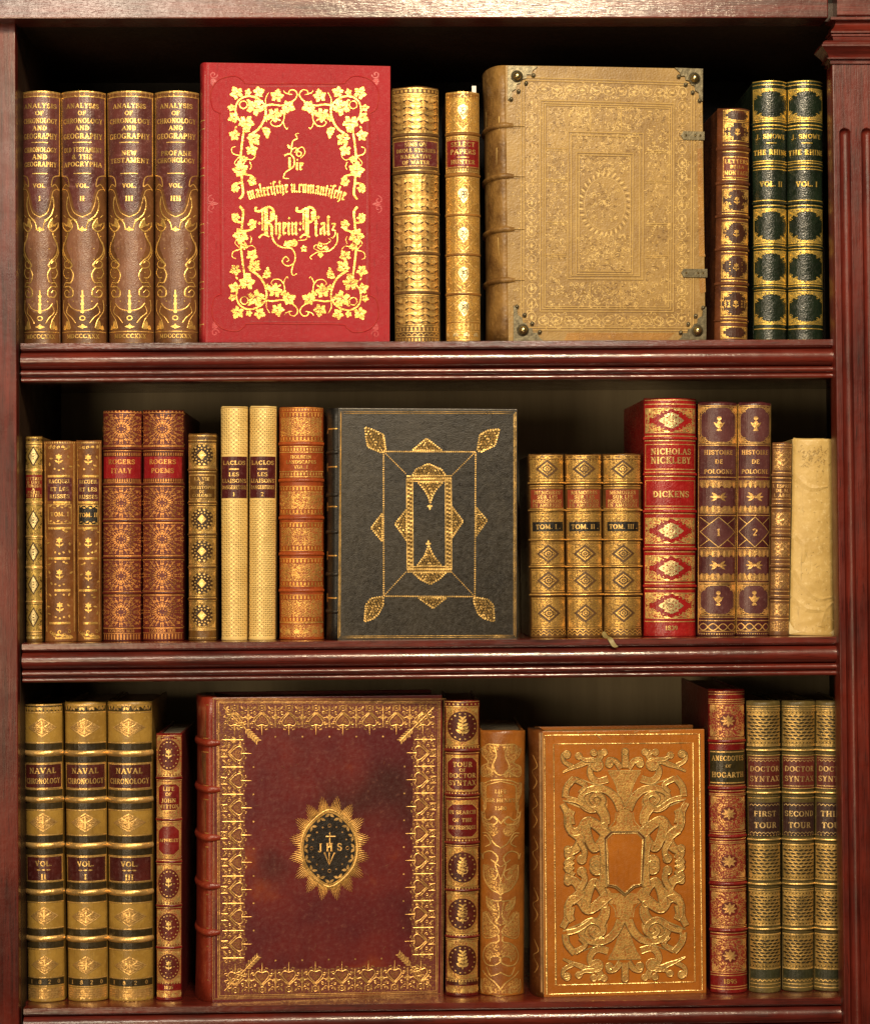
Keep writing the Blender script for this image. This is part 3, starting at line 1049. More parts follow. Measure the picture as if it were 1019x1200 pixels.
for i, (q, sub, vol, where) in enumerate(AN):
    hw_ = ((q[1] - q[0]) + (q[4] - q[3])) / 4

    def dr(a, hw, sub=sub, vol=vol):
        draw_analysis(a, hw)
        for t, y, h in (('ANALYSIS', 123.3, 5.2), ('OF', 132, 4.8), ('CHRONOLOGY', 140.8, 5.4), ('AND', 149.3, 5), ('GEOGRAPHY', 158.6, 6)):
            a.text(t, 0, y, h, hw * 1.55, 1, 3)
        a.rect(-hw * .35, 165.6, hw * .35, 166.5, 1, 3)
        for k, t in enumerate(sub):
            a.text(t, 0, 174.5 + k * 8.4 + (4 if len(sub) == 2 else 0), 5.2, hw * 1.5, 1, 3)
        a.rect(-hw * .32, 201.8, hw * .32, 202.7, 1, 3)
        a.text('VOL.', 0, 216.5, 4.6, hw * .85, 1, 3)
        a.text(vol, 0, 231.5, 5.4, hw * .5, 1, 3, 1.3)
    spine_book(0, q, 'brown and purple gilt scrollwork spine, ' + where, 'brown gilt chronology volumes on the top shelf', AN_M, dr, A=52, depth=.17, yf=[.001, 0, .002, .001][i], rz=R([0, .5, -.4, .3][i]))

# ---- zigzag gilt spine
def draw_lens(a, hw):
    for y0, y1 in ((112, 152), (207, 245), (254, 292), (301, 338), (348, 379)):
        a.rect(-hw * .9, y0, hw * .9, y1, 4, 0)
        n = max(4, int((y1 - y0) / 8.0))
        ph = (y1 - y0) / n
        for r_ in range(n):
            yy = y0 + ph * (r_ + .5)
            for c in range(3):
                cx = (c - 1) * hw * .60
                l = hw * .30
                a.leaf(cx - l * 1.1, yy + .3, 0, 2.2 * l, ph * 1.1, 2, 1)
                a.leaf(cx - l * .95, yy, 0, 1.9 * l, ph * .60, 1, 2)
                a.line([(cx - l, yy - .4), (cx - l * .4, yy - ph * .36), (cx + l * .4, yy - ph * .36), (cx + l, yy - .4)], .7, 3, 3)
                for sx in (-1, 1):
                    a.disc(cx + sx * (l + .8), yy, .9, 1, 3, 6)
        rules(a, hw, (y0 - 1, y1 + 1), 1.1, k=.9)
    for y in (154.5, 160, 199, 204.5, 247, 252, 294, 299, 340, 345):
        rules(a, hw, (y,), 1.2, 1, k=.92)
    teeth(a, hw, 104.5, 107.5, 11, 5, 2)
    rules(a, hw, (103, 109.3, 382, 388, 394), 1.1)
    teeth(a, hw, 383.5, 387, 12, 1, 2)
    waves(a, hw, 393, 8, 3, .8)
    teeth(a, hw, 396, 399.5, 14, 5, 2)
    a.mir(lambda b: b.rect(-hw * .99, 103, -hw * .95, 400, 5, 1))


SPI = spine_book(0, (459.5, 514, 100.4, 463.5, 515.2, 402.5), 'wide gilt spine tooled with rows of almond shapes, right of the big red cover', None,
                 [leather((0.20, 0.105, 0.035), (0.10, 0.05, 0.018)), GOLDP, leather((0.085, 0.038, 0.014)), GOLDP, gilt((.62, .38, .13), .42, (.2, .1, .03), .3), GOLD], draw_lens,
                 labels=[dict(box=(-25, 164, 25, 195), mats=[leather((0.17, 0.035, 0.04), (0.12, 0.025, 0.03), .3, .25, (.35, .2, .18), .6), GOLDP], edge=.8,
                              lines=[('SIMS ON', 169, 4.2), ('DROLL STORIES', 176, 4.2), ('NARRATIVE', 183, 4.2), ('OF WATER', 190, 4.2)])],
                 bands=[(157.2, 4), (201.8, 4), (249.5, 4), (296.5, 4), (342.5, 4)], A=46, depth=.17)


def slip(root, sp, mapf, w, h, sag):
    bm = bmesh.new()
    box(bm, w * .30, w * .30 + .0042, .020, .0206, h - .05, h + .0095)
    bm_obj('paper_slip', bm, [plain('white_paper', (.75, .73, .68), (.85, .83, .78), 300, .7)], root)


def draw_select(a, hw):
    for y0, y1 in ((108, 153), (208, 249), (254, 296), (301, 342), (347, 376)):
        a.rect(-hw * .95, y0, hw * .95, y1, 4, 0)
        cy = (y0 + y1) / 2
        hh = (y1 - y0) / 2
        a.push(0, cy)

        def q(b):
            b.line([(0, -hh * .95), (-hw * .82, 0)], 1.0, 1, 2)
            b.leaf(-hw * .55, -hh * .55, 2.5, 5, 2.2, 1, 2)
            b.disc(-hw * .78, -hh * .8, 1.3, 1, 2)
            b.disc(-hw * .42, -hh * .86, .9, 1, 2)
            b.disc(-hw * .86, -hh * .4, .9, 1, 2)
            b.disc(-hw * .42, -hh * .3, 1.0, 1, 2)
        a.mir4(q)
        a.blob([(-5, -1), (-4, -6), (0, -9), (4.5, -6), (5, 0), (3, 6), (0, 9), (-2, 5)], 3, 3)
        a.curve([(-2, -5), (1, -2), (-2, 2), (1, 6)], .8, 2, 4)
        a.ring(1, -2.5, 2, .7, 2, 4)
        a.pop()
        rules(a, hw, (y0 - .5, y1 + .5), 1, 1)
    a.rect(-hw * .95, 378, hw * .95, 401, 4, 0)
    teeth(a, hw, 379, 386, 9, 1, 2)
    leafrow(a, hw, 392, 7, 6, 3, 2)
    rules(a, hw, (388, 398, 159.5, 201), 1.1)
    a.mir(lambda b: b.rect(-hw * .98, 107, -hw * .93, 401, 1, 1))
    teeth(a, hw, 160.5, 162.8, 15, 1, 2)
    teeth(a, hw, 197.5, 200, 15, 1, 2)


spine_book(0, (521.8, 561, 106.3, 523.4, 563, 402.5), 'narrow bright gold spine with red label and a paper slip sticking out on top', None,
           [leather((0.34, 0.17, 0.04), (0.2, 0.09, 0.02)), GOLDP, leather((0.10, 0.05, 0.012)), gilt((1.0, 0.85, 0.5), .28, (.6, .4, .15), .1), stipple((0.95, 0.60, 0.16), (0.22, 0.10, 0.02), 760, .40, .52)], draw_select,
           labels=[dict(box=(-18.5, 163, 18.5, 196), mats=[leather((0.30, 0.022, 0.022), (0.2, 0.014, 0.014), .3, .2, None, .6), GOLDP], edge=.7,
                        lines=[('SELECT', 168.8, 5.2), ('PAPERS', 177.5, 5.4), ('__', 184, 12), ('HUNTER', 189.5, 4.6)])],
           bands=[(156.3, 4), (204.8, 4), (251.6, 4), (298.2, 4), (344.6, 4)], A=52, depth=.15, extra=slip)

# ---- brown book between the bible and the green pair
def draw_brown(a, hw):
    x0, x1 = -hw * .62, hw * .88
    for y0, y1 in ((128, 141), (142, 165), (220.5, 247), (259, 285), (297.5, 325), (340, 369), (381, 395)):
        a.frame(x0, y0, x1, y1, 1.0, 1, 1)
        a.push((x0 + x1) / 2, 0)
        k = (x1 - x0) / 2
        a.rect(-k + 1, y0 + 1, k - 1, y1 - 1, 2, 0)
        cornerpieces(a, -k + 1, y0 + 1, k - 1, y1 - 1, min(6, (y1 - y0) * .3), 1, 2)
        cy = (y0 + y1) / 2
        if y1 - y0 > 18:
            flower(a, 0, cy, 5, 1, 2)
            foliage(a, k, y0 + 3, y1 - 3, int(y0), 7, 1, 2, .8, lambda x, y: x > .35)
        a.pop()
    for y in (169, 177, 209.5, 217, 249.5, 255.5, 288, 294, 328, 334, 372, 376):
        a.rect(x0, y - .5, x1, y + .5, 1, 1)


spine_book(0, (842, 880.5, 125.3, 838.5, 878, 399), 'chestnut brown spine with small gilt panels, between the clasped cover and green pair', None,
           [leather((0.165, 0.058, 0.022), (0.08, 0.026, 0.012), .4), GOLD, leather((0.085, 0.03, 0.016))], draw_brown,
           labels=[dict(box=(-12, 182.5, 17.3, 208), mats=[leather((0.20, 0.045, 0.02), (0.13, 0.03, 0.014)), GOLD], edge=.9,
                        lines=[('LETTERS', 188.5, 4.6), ('DELLA', 194.8, 3.6), ('MONTAGU', 201.8, 4.6)])],
           bands=[(173, 5), (213.5, 4.5), (252.3, 4), (291, 4), (331, 4), (374, 3)], A=48, depth=.19, rz=R(2.5))

# ---- two green volumes
GREEN_L = leather((0.022, 0.038, 0.022), (0.011, 0.019, 0.011), 0.30, 0.55, (0.045, 0.055, 0.04), 0.55, 620)


def draw_green(a, hw):
    for y0, y1 in ((103, 140), (243, 283.5), (292, 331), (339.5, 378)):
        a.frame(-hw * .93, y0, hw * .93, y1, 1.1, 1, 1)
        cy = (y0 + y1) / 2
        hh = (y1 - y0) / 2 - 1
        a.push(0, cy)

        def q(b):
            pts = [(-hw * .92, -hh)]
            n = 9
            for i in range(n + 1):
                t = i / n
                x = -hw * .02 - hw * .88 * t
                y = -hh * .90 + hh * .48 * t ** 2.2 + (1.4 if i % 2 else -1.0)
                pts.append((x, y))
            b.poly([(-hw * .02, -hh)] + pts[1:] + [(-hw * .92, -hh)], 4, 1)
            b.leaf(-hw * .85, -hh * .9, .6, 9, 3, 1, 2)
            b.spiral(-hw * .5, -hh * .72, 2.4, 1, 1, .8, 1, 2)
            b.spiral(-hw * .78, -hh * .42, 2.0, 0, -1, .8, 1, 2)
            for i in (1, 3, 5, 7, 9):
                b.disc(pts[i][0], pts[i][1] + .6, 1.0, 1, 2, 6)
        a.mir4(q)
        a.pop()
    for y in (94.6, 98.6, 141.6, 145.8, 150, 187.5, 190.3, 193.8, 197.2, 233.5, 236, 239.4, 285.5, 289.4, 333, 337.4, 382.8):
        rules(a, hw, (y,), 1.0 if y not in (145.8, 190.3) else 1.5, 1, k=.94)
    rules(a, hw, (397,), 1, 5)


for q, vol, lab, rz in (((882.6, 923.4, 92.8, 884.8, 923.2, 398.3), 'VOL. II', 'dark green gilt spine lettered VOL. II, left one of the green pair', 0),
                        ((924.3, 966, 92.2, 925.2, 966.4, 398), 'VOL. I', 'dark green gilt spine lettered VOL. I, at the right end of the top shelf', R(.5))):
    def dr(a, hw, vol=vol):
        draw_green(a, hw)
        a.text('J. SNOWE', 0, 159, 5, hw * 1.5, 1, 3)
        a.rect(-hw * .25, 166.3, hw * .25, 167.2, 1, 3)
        a.text('THE RHINE', 0, 177.5, 5.6, hw * 1.75, 1, 3, 1.3)
        a.text(vol, 0, 214.5, 5.6, hw * 1.1, 1, 3, 1.3)
    spine_book(0, q, lab, 'pair of dark green volumes on the top shelf', [GREEN_L, GOLDY, BLACK, GOLDY, stipple((0.80, 0.58, 0.14), (0.05, 0.05, 0.02), 800, .40, .52), DULLG], dr,
               bands=[(143.7, 3.6), (192, 3.2), (236, 3.2), (287.4, 3.4), (335.3, 3.4)], A=54, depth=.16, rz=rz)


# ---- the red cloth cover
RED_C = leather((0.41, 0.020, 0.037), (0.36, 0.016, 0.030), 0.50, 0.55, (0.43, 0.019, 0.034), 0.26, 1500, 9)
RED_D = leather((0.37, 0.026, 0.034), (0.30, 0.02, 0.028), 0.5, 0.3)
RED_H = leather((0.50, 0.042, 0.055), (0.44, 0.034, 0.045), 0.4, 0.3)
GOLDW = gilt((0.95, 0.62, 0.17), 0.30, (0.62, 0.30, 0.06), 0.3)


def vineleaf(b, x, y, r, ang, mat=1, layer=2):
    """five-lobed vine leaf with its veins left in the cloth"""
    pr = []
    lob = [(-2.35, .78), (-1.15, .95), (0, 1.12), (1.15, .95), (2.35, .78)]
    for k, (t, l) in enumerate(lob):
        pr += [(t - .50, l * .70), (t - .40, l * .84), (t - .22, l * .80), (t - .17, l * .95), (t, l * 1.06), (t + .17, l * .95), (t + .22, l * .80), (t + .40, l * .84), (t + .50, l * .70)]
        if k < 4:
            pr.append((t + .59, .52))
    pts = [(x + r * d * sin(t + ang), y - r * d * cos(t + ang)) for t, d in pr]
    pts.append((x - r * .1 * sin(ang), y + r * .1 * cos(ang)))
    b.poly(pts, mat, layer)
    for t, l in lob[1:4]:
        b.line([(x, y), (x + r * .72 * l * sin(t + ang), y - r * .72 * l * cos(t + ang))], r * .13, 2, layer + 1, w1=.15)


def draw_red(a):
    X, Y = 350.5, 236.8

    def z(p):
        return [(260 + x / 5.66 - X, 90 + y / 5.66 - Y) for x, y in p]

    def quad(b, up):
        c = lambda p, w=1.6, w1=None: b.curve(z(p), w, 1, 1, w1, 5)
        c([(122, 806), (145, 770), (138, 690), (130, 560), (138, 450), (152, 345), (150, 290)], 2.6, 2.0)
        c([(185, 385), (250, 340), (290, 270), (294, 195), (250, 142), (180, 122), (120, 150), (98, 210), (112, 270), (150, 300)], 2.5, 1.5)
        c([(265, 195), (330, 178), (400, 185), (455, 168)], 2.2, 1.0)
        c([(455, 168), (488, 145), (505, 112), (485, 82), (455, 86), (450, 108), (470, 112)], 1.4, .8)
        c([(450, 108), (425, 100), (415, 85)], 1.2, .6)
        c([(408, 215), (418, 262), (412, 300), (432, 340), (442, 330)], 1.3, .7)
        c([(415, 285), (390, 318), (350, 322), (328, 300), (338, 286)], 1.2, .7)
        c([(300, 190), (296, 140), (318, 98)], 1.0, .5)
        c([(130, 520), (80, 505), (72, 470), (96, 458)], 1.2, .6)
        c([(128, 520), (92, 560), (100, 585)], .9, .5)
        c([(140, 590), (170, 545), (205, 545), (228, 522)], 1.2, .6)
        c([(190, 560), (200, 590), (190, 610)], 1.0, .5)
        c([(150, 640), (205, 655), (222, 690), (206, 716), (190, 700)], 2.4, 1.2)
        c([(130, 700), (88, 706), (74, 735), (90, 764)], 2.4, 1.2)
        leaves = [(108, 108, 46, -.5), (245, 98, 40, 1.2), (370, 128, 46, .2), (440, 190, 46, 2.0), (352, 238, 50, 3.0), (222, 205, 62, .5), (168, 292, 56, 3.1),
                  (92, 262, 40, -2.0), (212, 402, 48, 2.4), (98, 385, 40, -1.2), (200, 475, 42, 2.6), (130, 620, 56, -.2), (200, 684, 34, 2.2), (100, 730, 32, -2.2), (75, 200, 26, -1.4), (170, 345, 26, 1.0), (410, 225, 24, 2.6), (150, 540, 24, 1.3), (300, 270, 22, 1.8), (180, 100, 24, .3)]
        for x, y, r, an in leaves:
            p = z([(x, y)])[0]
            vineleaf(b, p[0], p[1], r / 5.66 * 1.03, an)
        p = z([(150, 180)])[0]
        b.ring(p[0], p[1], 4.5, 1.2, 1, 3)
        # bunch of grapes
        for gx, gy in ((280, 340), (297, 336), (314, 344), (286, 357), (304, 358), (318, 362), (296, 374), (310, 378), (306, 394)):
            p = z([(gx, gy)])[0]
            b.disc(p[0], p[1], 1.75, 1, 2, 7)
        for gx, gy in ((170, 150), (66, 200), (72, 235), (170, 345), (335, 275), (375, 275), (230, 130), (210, 440), (108, 320)):
            p = z([(gx, gy)])[0]
            b.leaf(p[0], p[1], gx * .37, 4.2, 2.2, 1, 2)

    def half(b):
        quad(b, True)
        b.xf.append((1, 0, 0, 0, -1, 0))
        quad(b, False)
        b.pop()
    a.push(X, Y)
    a.mir(half)
    a.pop()
    # lettering
    def fraktur(t, x, y, h, wtot, arc=None):
        k = wtot / (flw(t) * h)
        for ch in t:
            yy, an = y, 0
            if arc:
                m = (x + 3 - arc[0]) / arc[1]
                yy = y - arc[2] * cos(m * pi * .5) + 0
                an = arc[3] * m
            a.push(x, yy, an, h * k, -h)
            ad = fl(ch, a)
            a.pop()
            x += ad * h * k
    # Die
    a.push(333, 198.5)
    a.curve([(1, -17), (7, -19), (12, -14), (12, -5), (6, 0), (2, 3), (0, 9), (6, 10)], 1.9, 1, 2, 1.0)
    a.line([(7, -15), (7, -2)], 2.6, 1, 2)
    a.curve([(8, -18), (10, -24), (15, -26), (17, -22), (13, -21)], 1.3, 1, 2, .8)
    a.curve([(9, -24), (11, -34), (16, -37), (14, -42), (18, -43)], 1.3, 1, 2, .6)
    a.ring(18, -19, 2.8, 1.1, 1, 2)
    a.curve([(14, -23), (22, -27), (25, -20), (20, -14)], 1.1, 1, 2, .6)
    a.leaf(8, -25, -2.2, 6, 3, 1, 2)
    a.pop()
    fraktur('ie', 347.6, 198.5, 9.0, 9.5)
    fraktur('malerische u.romantische', 293, 234.2, 9.8, 112, (350, 57, 9.5, .30))
    fraktur('hein', 323, 274.5, 14.5, 27.5)
    fraktur('-', 351, 275, 13, 3)
    fraktur('falz', 369.5, 274.5, 14.5, 26)
    # great R and P
    for ox, leg in ((304, True), (352, False)):
        a.push(ox, 275)
        a.rect(6, -31, 10.5, -1, 1, 2)
        a.rect(3.2, -29, 4.6, -6, 1, 2)
        a.curve([(-3, -33), (-4, -29), (1, -28), (6, -31), (12, -33), (17, -29), (17, -20), (12, -16), (9, -15)], 2.6, 1, 2)
        a.line([(14.8, -28), (14.8, -19)], 3.4, 1, 2)
        a.curve([(0, 3), (5, -1), (12, 2)], 2.2, 1, 2, 1.4)
        dia(a, 0.5, -14, 2.0)
        if leg:
            a.line([(10, -16), (15, -10), (15, 0)], 3.2, 1, 2)
            a.curve([(15, 0), (18, 8), (26, 14), (37, 15), (42, 22), (41, 32), (33, 36), (27, 31), (31, 25), (35, 29), (32, 31)], 1.8, 1, 2, .8, 5)
            a.curve([(41, 32), (38, 42), (40, 47), (44, 45)], 1.3, 1, 2, .7)
        else:
            a.curve([(10, 0), (6, 5), (-2, 6)], 1.4, 1, 2, .8)
        a.pop()
    for p in ((337, 286, 5.5, .7), (345, 284, 4.2, 0), (356, 290, 4.4, 2.4), (376, 297, 3.8, 3.1)):
        vineleaf(a, p[0], p[1], p[2], p[3])
    a.ring(345, 284, 3.6, 1.1, 1, 2)
    a.curve([(396, 272), (395, 284), (386, 293), (374, 294), (364, 300), (366, 303)], 1.4, 1, 2, .8)
    a.curve([(386, 293), (372, 286), (368, 290), (374, 293)], 1.2, 1, 2, .7)
    a.curve([(374, 283), (382, 285), (388, 281), (385, 278)], 1.2, 1, 2, .6)
    a.spiral(376, 287, 5, 0, 1.2, 1.1, 1, 2)
    a.disc(383, 290, 2.6, 1, 2)
    # blind-pressed border: raised line with lobed corners
    hx, hy = 99.5, 150

    def blind(b):
        b.curve([(0, -hy + 9), (-hx + 46, -hy + 9), (-hx + 40, -hy + 6), (-hx + 30, -hy), (-hx + 12, -hy + 4), (-hx + 2, -hy + 18), (-hx + 4, -hy + 38), (-hx + 12, -hy + 44), (-hx + 12, -hy + 52), (-hx + 12, 0)], 1.5, 3, 0, ridge=.0006)
        b.curve([(0, -hy + 12), (-hx + 46, -hy + 12)], .8, 2, 0)
        b.curve([(-hx + 15, -hy + 54), (-hx + 15, 0)], .8, 2, 0)
        b.spiral(-hx + 5, -hy - 2, 5, 0, 1.2, 1.4, 3, 0)
        b.leaf(-hx + 2, -hy + 3, .5, 9, 4, 3, 0)
        b.leaf(-hx + 2, -hy + 3, 1.2, 10, 4, 3, 0)
        b.spiral(-hx + 2, 5, 5, 1.5, 1.1, 1.3, 3, 0)
        b.leaf(-hx + 10, 0, pi, 12, 4, 3, 0)
    a.push(346.5, 238)
    a.mir4(blind)
    a.pop()
    a.line([(246, 74), (242.5, 402)], 1.2, 2, 0)


def red_spine(a):
    for y in (140, 150, 196, 205, 262, 272, 330, 338, 380):
        a.rect(.02, y - .5, .62, y + .5, 1, 1)
    for y in (175, 235, 300, 358):
        a.rect(.28, y - 14, .32, y + 14, 1, 1)


cover_book(0, (241.5, 71.5, 458.2, 76.2, 238, 403, 457.8, 403), 'bright red cloth cover with gold vine leaves and German black-letter title', [RED_C, GOLDW, RED_D, RED_H], draw_red,
           rot=3.0, T=.038, sag=.0055, yf=-.006, spine_draw=red_spine, spine_mats=[RED_D, DULLG], pages=PAGESG)

# ---- the clasped tan bible
CALF = leather((0.43, 0.290, 0.104), (0.30, 0.190, 0.066), 0.42, 0.35, (0.50, 0.36, 0.15), 0.45, 520, 12)
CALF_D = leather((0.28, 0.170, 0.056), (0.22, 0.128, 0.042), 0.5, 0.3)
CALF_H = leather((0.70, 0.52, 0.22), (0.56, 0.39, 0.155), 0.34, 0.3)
CALF_O = leather((0.42, 0.230, 0.050), (0.32, 0.165, 0.034), 0.44, 0.5)
CALF_S = leather((0.33, 0.200, 0.068), (0.17, 0.092, 0.030), 0.46, 0.7, (0.40, 0.25, 0.10), 0.4, 300, 40)
BRASS = plain('aged_brass', (0.10, 0.085, 0.055), (0.22, 0.19, 0.12), 260, 0.42, 0.4, metallic=0.75)
BRASS_L = plain('polished_brass', (0.42, 0.34, 0.15), (0.60, 0.50, 0.26), 200, 0.28, 0.2, metallic=0.95)


def draw_bible(a):
    rd = random.Random(5)
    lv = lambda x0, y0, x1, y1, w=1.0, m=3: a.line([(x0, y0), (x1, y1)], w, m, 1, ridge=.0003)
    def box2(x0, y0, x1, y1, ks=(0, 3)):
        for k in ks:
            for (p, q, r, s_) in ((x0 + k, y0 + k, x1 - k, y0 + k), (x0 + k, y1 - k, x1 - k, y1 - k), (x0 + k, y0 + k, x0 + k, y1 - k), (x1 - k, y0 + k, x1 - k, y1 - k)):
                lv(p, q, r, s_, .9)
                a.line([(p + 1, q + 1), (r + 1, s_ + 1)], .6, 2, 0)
    box2(610, 94, 812, 388)
    box2(632, 120, 788, 366, (0, 3, 5.5))
    box2(664, 156, 752, 328, (0, 4))
    box2(674, 180, 740, 322, (0, 3))
    for y in (176, 212, 262, 300):
        lv(638, y, 662, y, .9); lv(755, y, 784, y, .9); lv(638, y + 2.6, 662, y + 2.6, .7); lv(755, y + 2.6, 784, y + 2.6, .7)
    for x in (690, 726):
        lv(x, 124, x, 154, .9); lv(x, 332, x, 362, .9)

    def scr(x0, y0, x1, y1, n, r=2.6):
        for k in range(n):
            x, y = rd.uniform(x0, x1), rd.uniform(y0, y1)
            t = rd.random()
            m = 3 if rd.random() < .74 else 2
            if t < .5:
                a.spiral(x, y, r * rd.uniform(.6, 1.2), rd.uniform(0, 6), rd.choice((-1, 1)) * .8, .75, m, 1, w1=.4, n=7)
            elif t < .8:
                a.leaf(x, y, rd.uniform(0, 6.3), r * 1.5, r * .55, m, 1)
            else:
                a.disc(x, y, .8, m, 1, 6)
    # rolls: runs of roundels and foliage
    for x in (622, 798):
        for k in range(17):
            y = 106 + k * 16.7
            a.ring(x, y, 5.2, .7, 3, 1, 12, 6.2)
            a.leaf(x, y + 3, -pi / 2, 6, 3, 3, 1)
            a.disc(x, y + 8.3, 1.0, 3, 1, 6)
    for y in (107, 377):
        for k in range(11):
            x = 636 + k * 15
            a.ring(x, y, 6.0, .7, 3, 1, 12, 5)
            a.leaf(x - 3, y, 0, 6, 3, 3, 1)
    scr(614, 100, 632, 384, 230); scr(790, 100, 808, 384, 230)
    scr(636, 100, 788, 117, 200); scr(636, 369, 788, 385, 200)
    scr(640, 126, 662, 362, 330); scr(756, 126, 784, 362, 360)
    scr(664, 126, 754, 153, 230); scr(664, 332, 754, 362, 250)
    scr(668, 158, 748, 178, 130); scr(677, 184, 737, 205, 130); scr(677, 276, 737, 318, 230); scr(600, 110, 612, 370, 60, 1.8); scr(812, 110, 820, 300, 40, 1.8)
    cx, cy = 707, 240
    for k in range(30):
        t = 2 * pi * k / 30
        a.leaf(cx + 25 * cos(t), cy + 32 * sin(t), t + .35, 7, 2.2, 3, 2)
        a.leaf(cx + 25 * cos(t + .1), cy + 32 * sin(t + .1), t + .35, 6, 1.0, 2, 3)  # dark sliver painted as the shadow of each oval tooth
    a.ring(cx, cy, 24, .5, 3, 2, 26, 31)
    for k in range(90):
        r, t = rd.uniform(0, .92), rd.uniform(0, 6.3)
        a.spiral(cx + 22 * r * cos(t), cy + 28 * r * sin(t), 2.3, t, .8, .8, 3 if k % 3 else 2, 2, w1=.4, n=7)
    # darker rubbed fore edge and tail
    a.poly([(816, 172), (822, 172), (825, 296), (826, 300), (818.5, 300), (817, 240)], 4, 0)
    a.poly([(818.5, 326), (826, 326), (826.6, 342), (820, 344)], 4, 0)
    a.poly([(664, 391), (790, 391), (780, 400.5), (660, 400.5)], 4, 0)
    a.curve([(703, 312), (712, 312), (722, 320), (728, 316), (736, 323)], .8, 2, 2)
    # cords laced into the board
    for y in (150, 208.5, 270, 329):
        a.curve([(590, y), (600, y + .5), (614, y + 1)], 2.6, 3, 1, .4, ridge=.0012)
        a.curve([(590, y + 3), (602, y + 3), (612, y + 2.5)], 1.2, 2, 1, .3)


def bible_spine(a):
    rd = random.Random(9)
    for k in range(40):
        u = rd.uniform(.1, .7)
        y = rd.uniform(85, 395)
        a.line([(u, y), (u + rd.uniform(-.02, .02), y + rd.uniform(5, 26))], .02, 2 if k % 3 else 3, 1, w1=.004)


def bible_fit(root, cv, mapf, W, h):
    """corner plates with bosses and the two clasp catches"""
    def plate(cx, cy, sx, sy, big):
        # outline from the corner of the board along both edges, engrailed inner edge
        out = [(0, 0), (36, 0), (30, 5), (28, 10), (23, 10), (22, 15), (17, 16), (15, 21), (11, 22), (10, 28), (5, 31), (4, 40), (0, 42)]
        pts = [(cx + sx * x * big, cy + sy * y * big) for x, y in out]
        bm = bmesh.new()
        lo = [bm.verts.new(mapf(x, y, .0001)) for x, y in pts]
        hi = [bm.verts.new(mapf(x, y, .0018)) for x, y in pts]
        bm.faces.new(hi)
        for i in range(len(pts)):
            j = (i + 1) % len(pts)
            bm.faces.new((lo[i], lo[j], hi[j], hi[i]))

        def dome(x, y, r, hh, mat):
            c = mapf(cx + sx * x * big, cy + sy * y * big, .0018)
            pr = [(1.5, 0, 0), (1.4, .12, 0), (1.0, .16, 0), (.98, .4, mat), (.8, .75, mat), (.45, .95, mat), (.0, 1.0, mat)]
            rings = []
            for rr, zz, _m in pr:
                if rr == 0:
                    rings.append([bm.verts.new((c[0], c[1] - hh, c[2]))])
                else:
                    rings.append([bm.verts.new((c[0] + r * rr * cos(2 * pi * k / 14), c[1] - hh * zz, c[2] + r * rr * sin(2 * pi * k / 14))) for k in range(14)])
            for a_, b_, pm in zip(rings, rings[1:], pr[1:]):
                for k in range(14):
                    k2 = (k + 1) % 14
                    f = bm.faces.new((a_[k], a_[k2], b_[k2], b_[k]) if len(b_) > 1 else (a_[k], a_[k2], b_[0]))
                    f.material_index = pm[2]
                    f.smooth = True
        dome(11, 13, .0042, .0060, 1)
        for x, y in ((31, 11), (22, 21), (13, 31), (4, 41)):
            dome(x, y, .0014, .0016, 0)
        bm_obj('corner_plate', bm, [BRASS, BRASS_L], cv)
    plate(594.0, 80.8, 1, 1, .95)
    plate(821.6, 77.4, -1, 1, .92)
    plate(601.0, 401.0, 1, -1, .98)
    plate(827.0, 401.0, -1, -1, .98)
    for x0, x1, y in ((796, 824, 157), (797, 828, 320)):
        bm = bmesh.new()
        out = [(x0, y), (x0 + 3, y - 5), (x1, y - 5), (x1, y + 5), (x0 + 3, y + 5)]
        lo = [bm.verts.new(mapf(px, py, .0002)) for px, py in out]
        hi = [bm.verts.new(mapf(px, py, .0014)) for px, py in out]
        bm.faces.new(hi)
        for i in range(5):
            bm.faces.new((lo[i], lo[(i + 1) % 5], hi[(i + 1) % 5], hi[i]))
        for px in (x0 + 6, x1 - 11, x1 - 5):
            c = mapf(px, y, .0014)
            r0 = [bm.verts.new((c[0] + .0013 * cos(k * pi / 4), c[1], c[2] + .0013 * sin(k * pi / 4))) for k in range(8)]
            tp = bm.verts.new((c[0], c[1] - .0009, c[2]))
            for k in range(8):
                f = bm.faces.new((r0[k], r0[(k + 1) % 8], tp))
                f.material_index = 1
        bm_obj('clasp_catch', bm, [BRASS, BRASS_L], cv)


cover_book(0, (589.5, 80, 821.5, 77, 593.5, 402, 826.8, 402), 'large tan tooled calf cover with metal corner plates, bosses and clasp catches', [CALF, GOLD, CALF_D, CALF_H, CALF_O], draw_bible,
           rot=5.5, T=.075, sag=.015, yf=-.008, board=.006, bands=(150, 209, 271, 330), band_t=.0065, band_h=.0028, spine_draw=bible_spine,
           spine_mats=[CALF_S, GOLD, CALF_D, CALF_H], pages=PAGES, extra=bible_fit, overhang=.002)

# ================================================================== MIDDLE SHELF
CAL_BR = leather((0.27, 0.115, 0.034), (0.155, 0.06, 0.018), 0.40, 0.4, (0.40, 0.20, 0.075))
RED_T = leather((0.26, 0.030, 0.024), (0.17, 0.018, 0.016), 0.32, 0.25, None, .55)
MAR_T = leather((0.14, 0.036, 0.038), (0.09, 0.02, 0.022), 0.30, 0.25, (0.28, 0.13, 0.12), .6)
BLK_T = leather((0.030, 0.026, 0.022), (0.015, 0.013, 0.011), 0.36, 0.3, (0.07, 0.06, 0.05), .5)


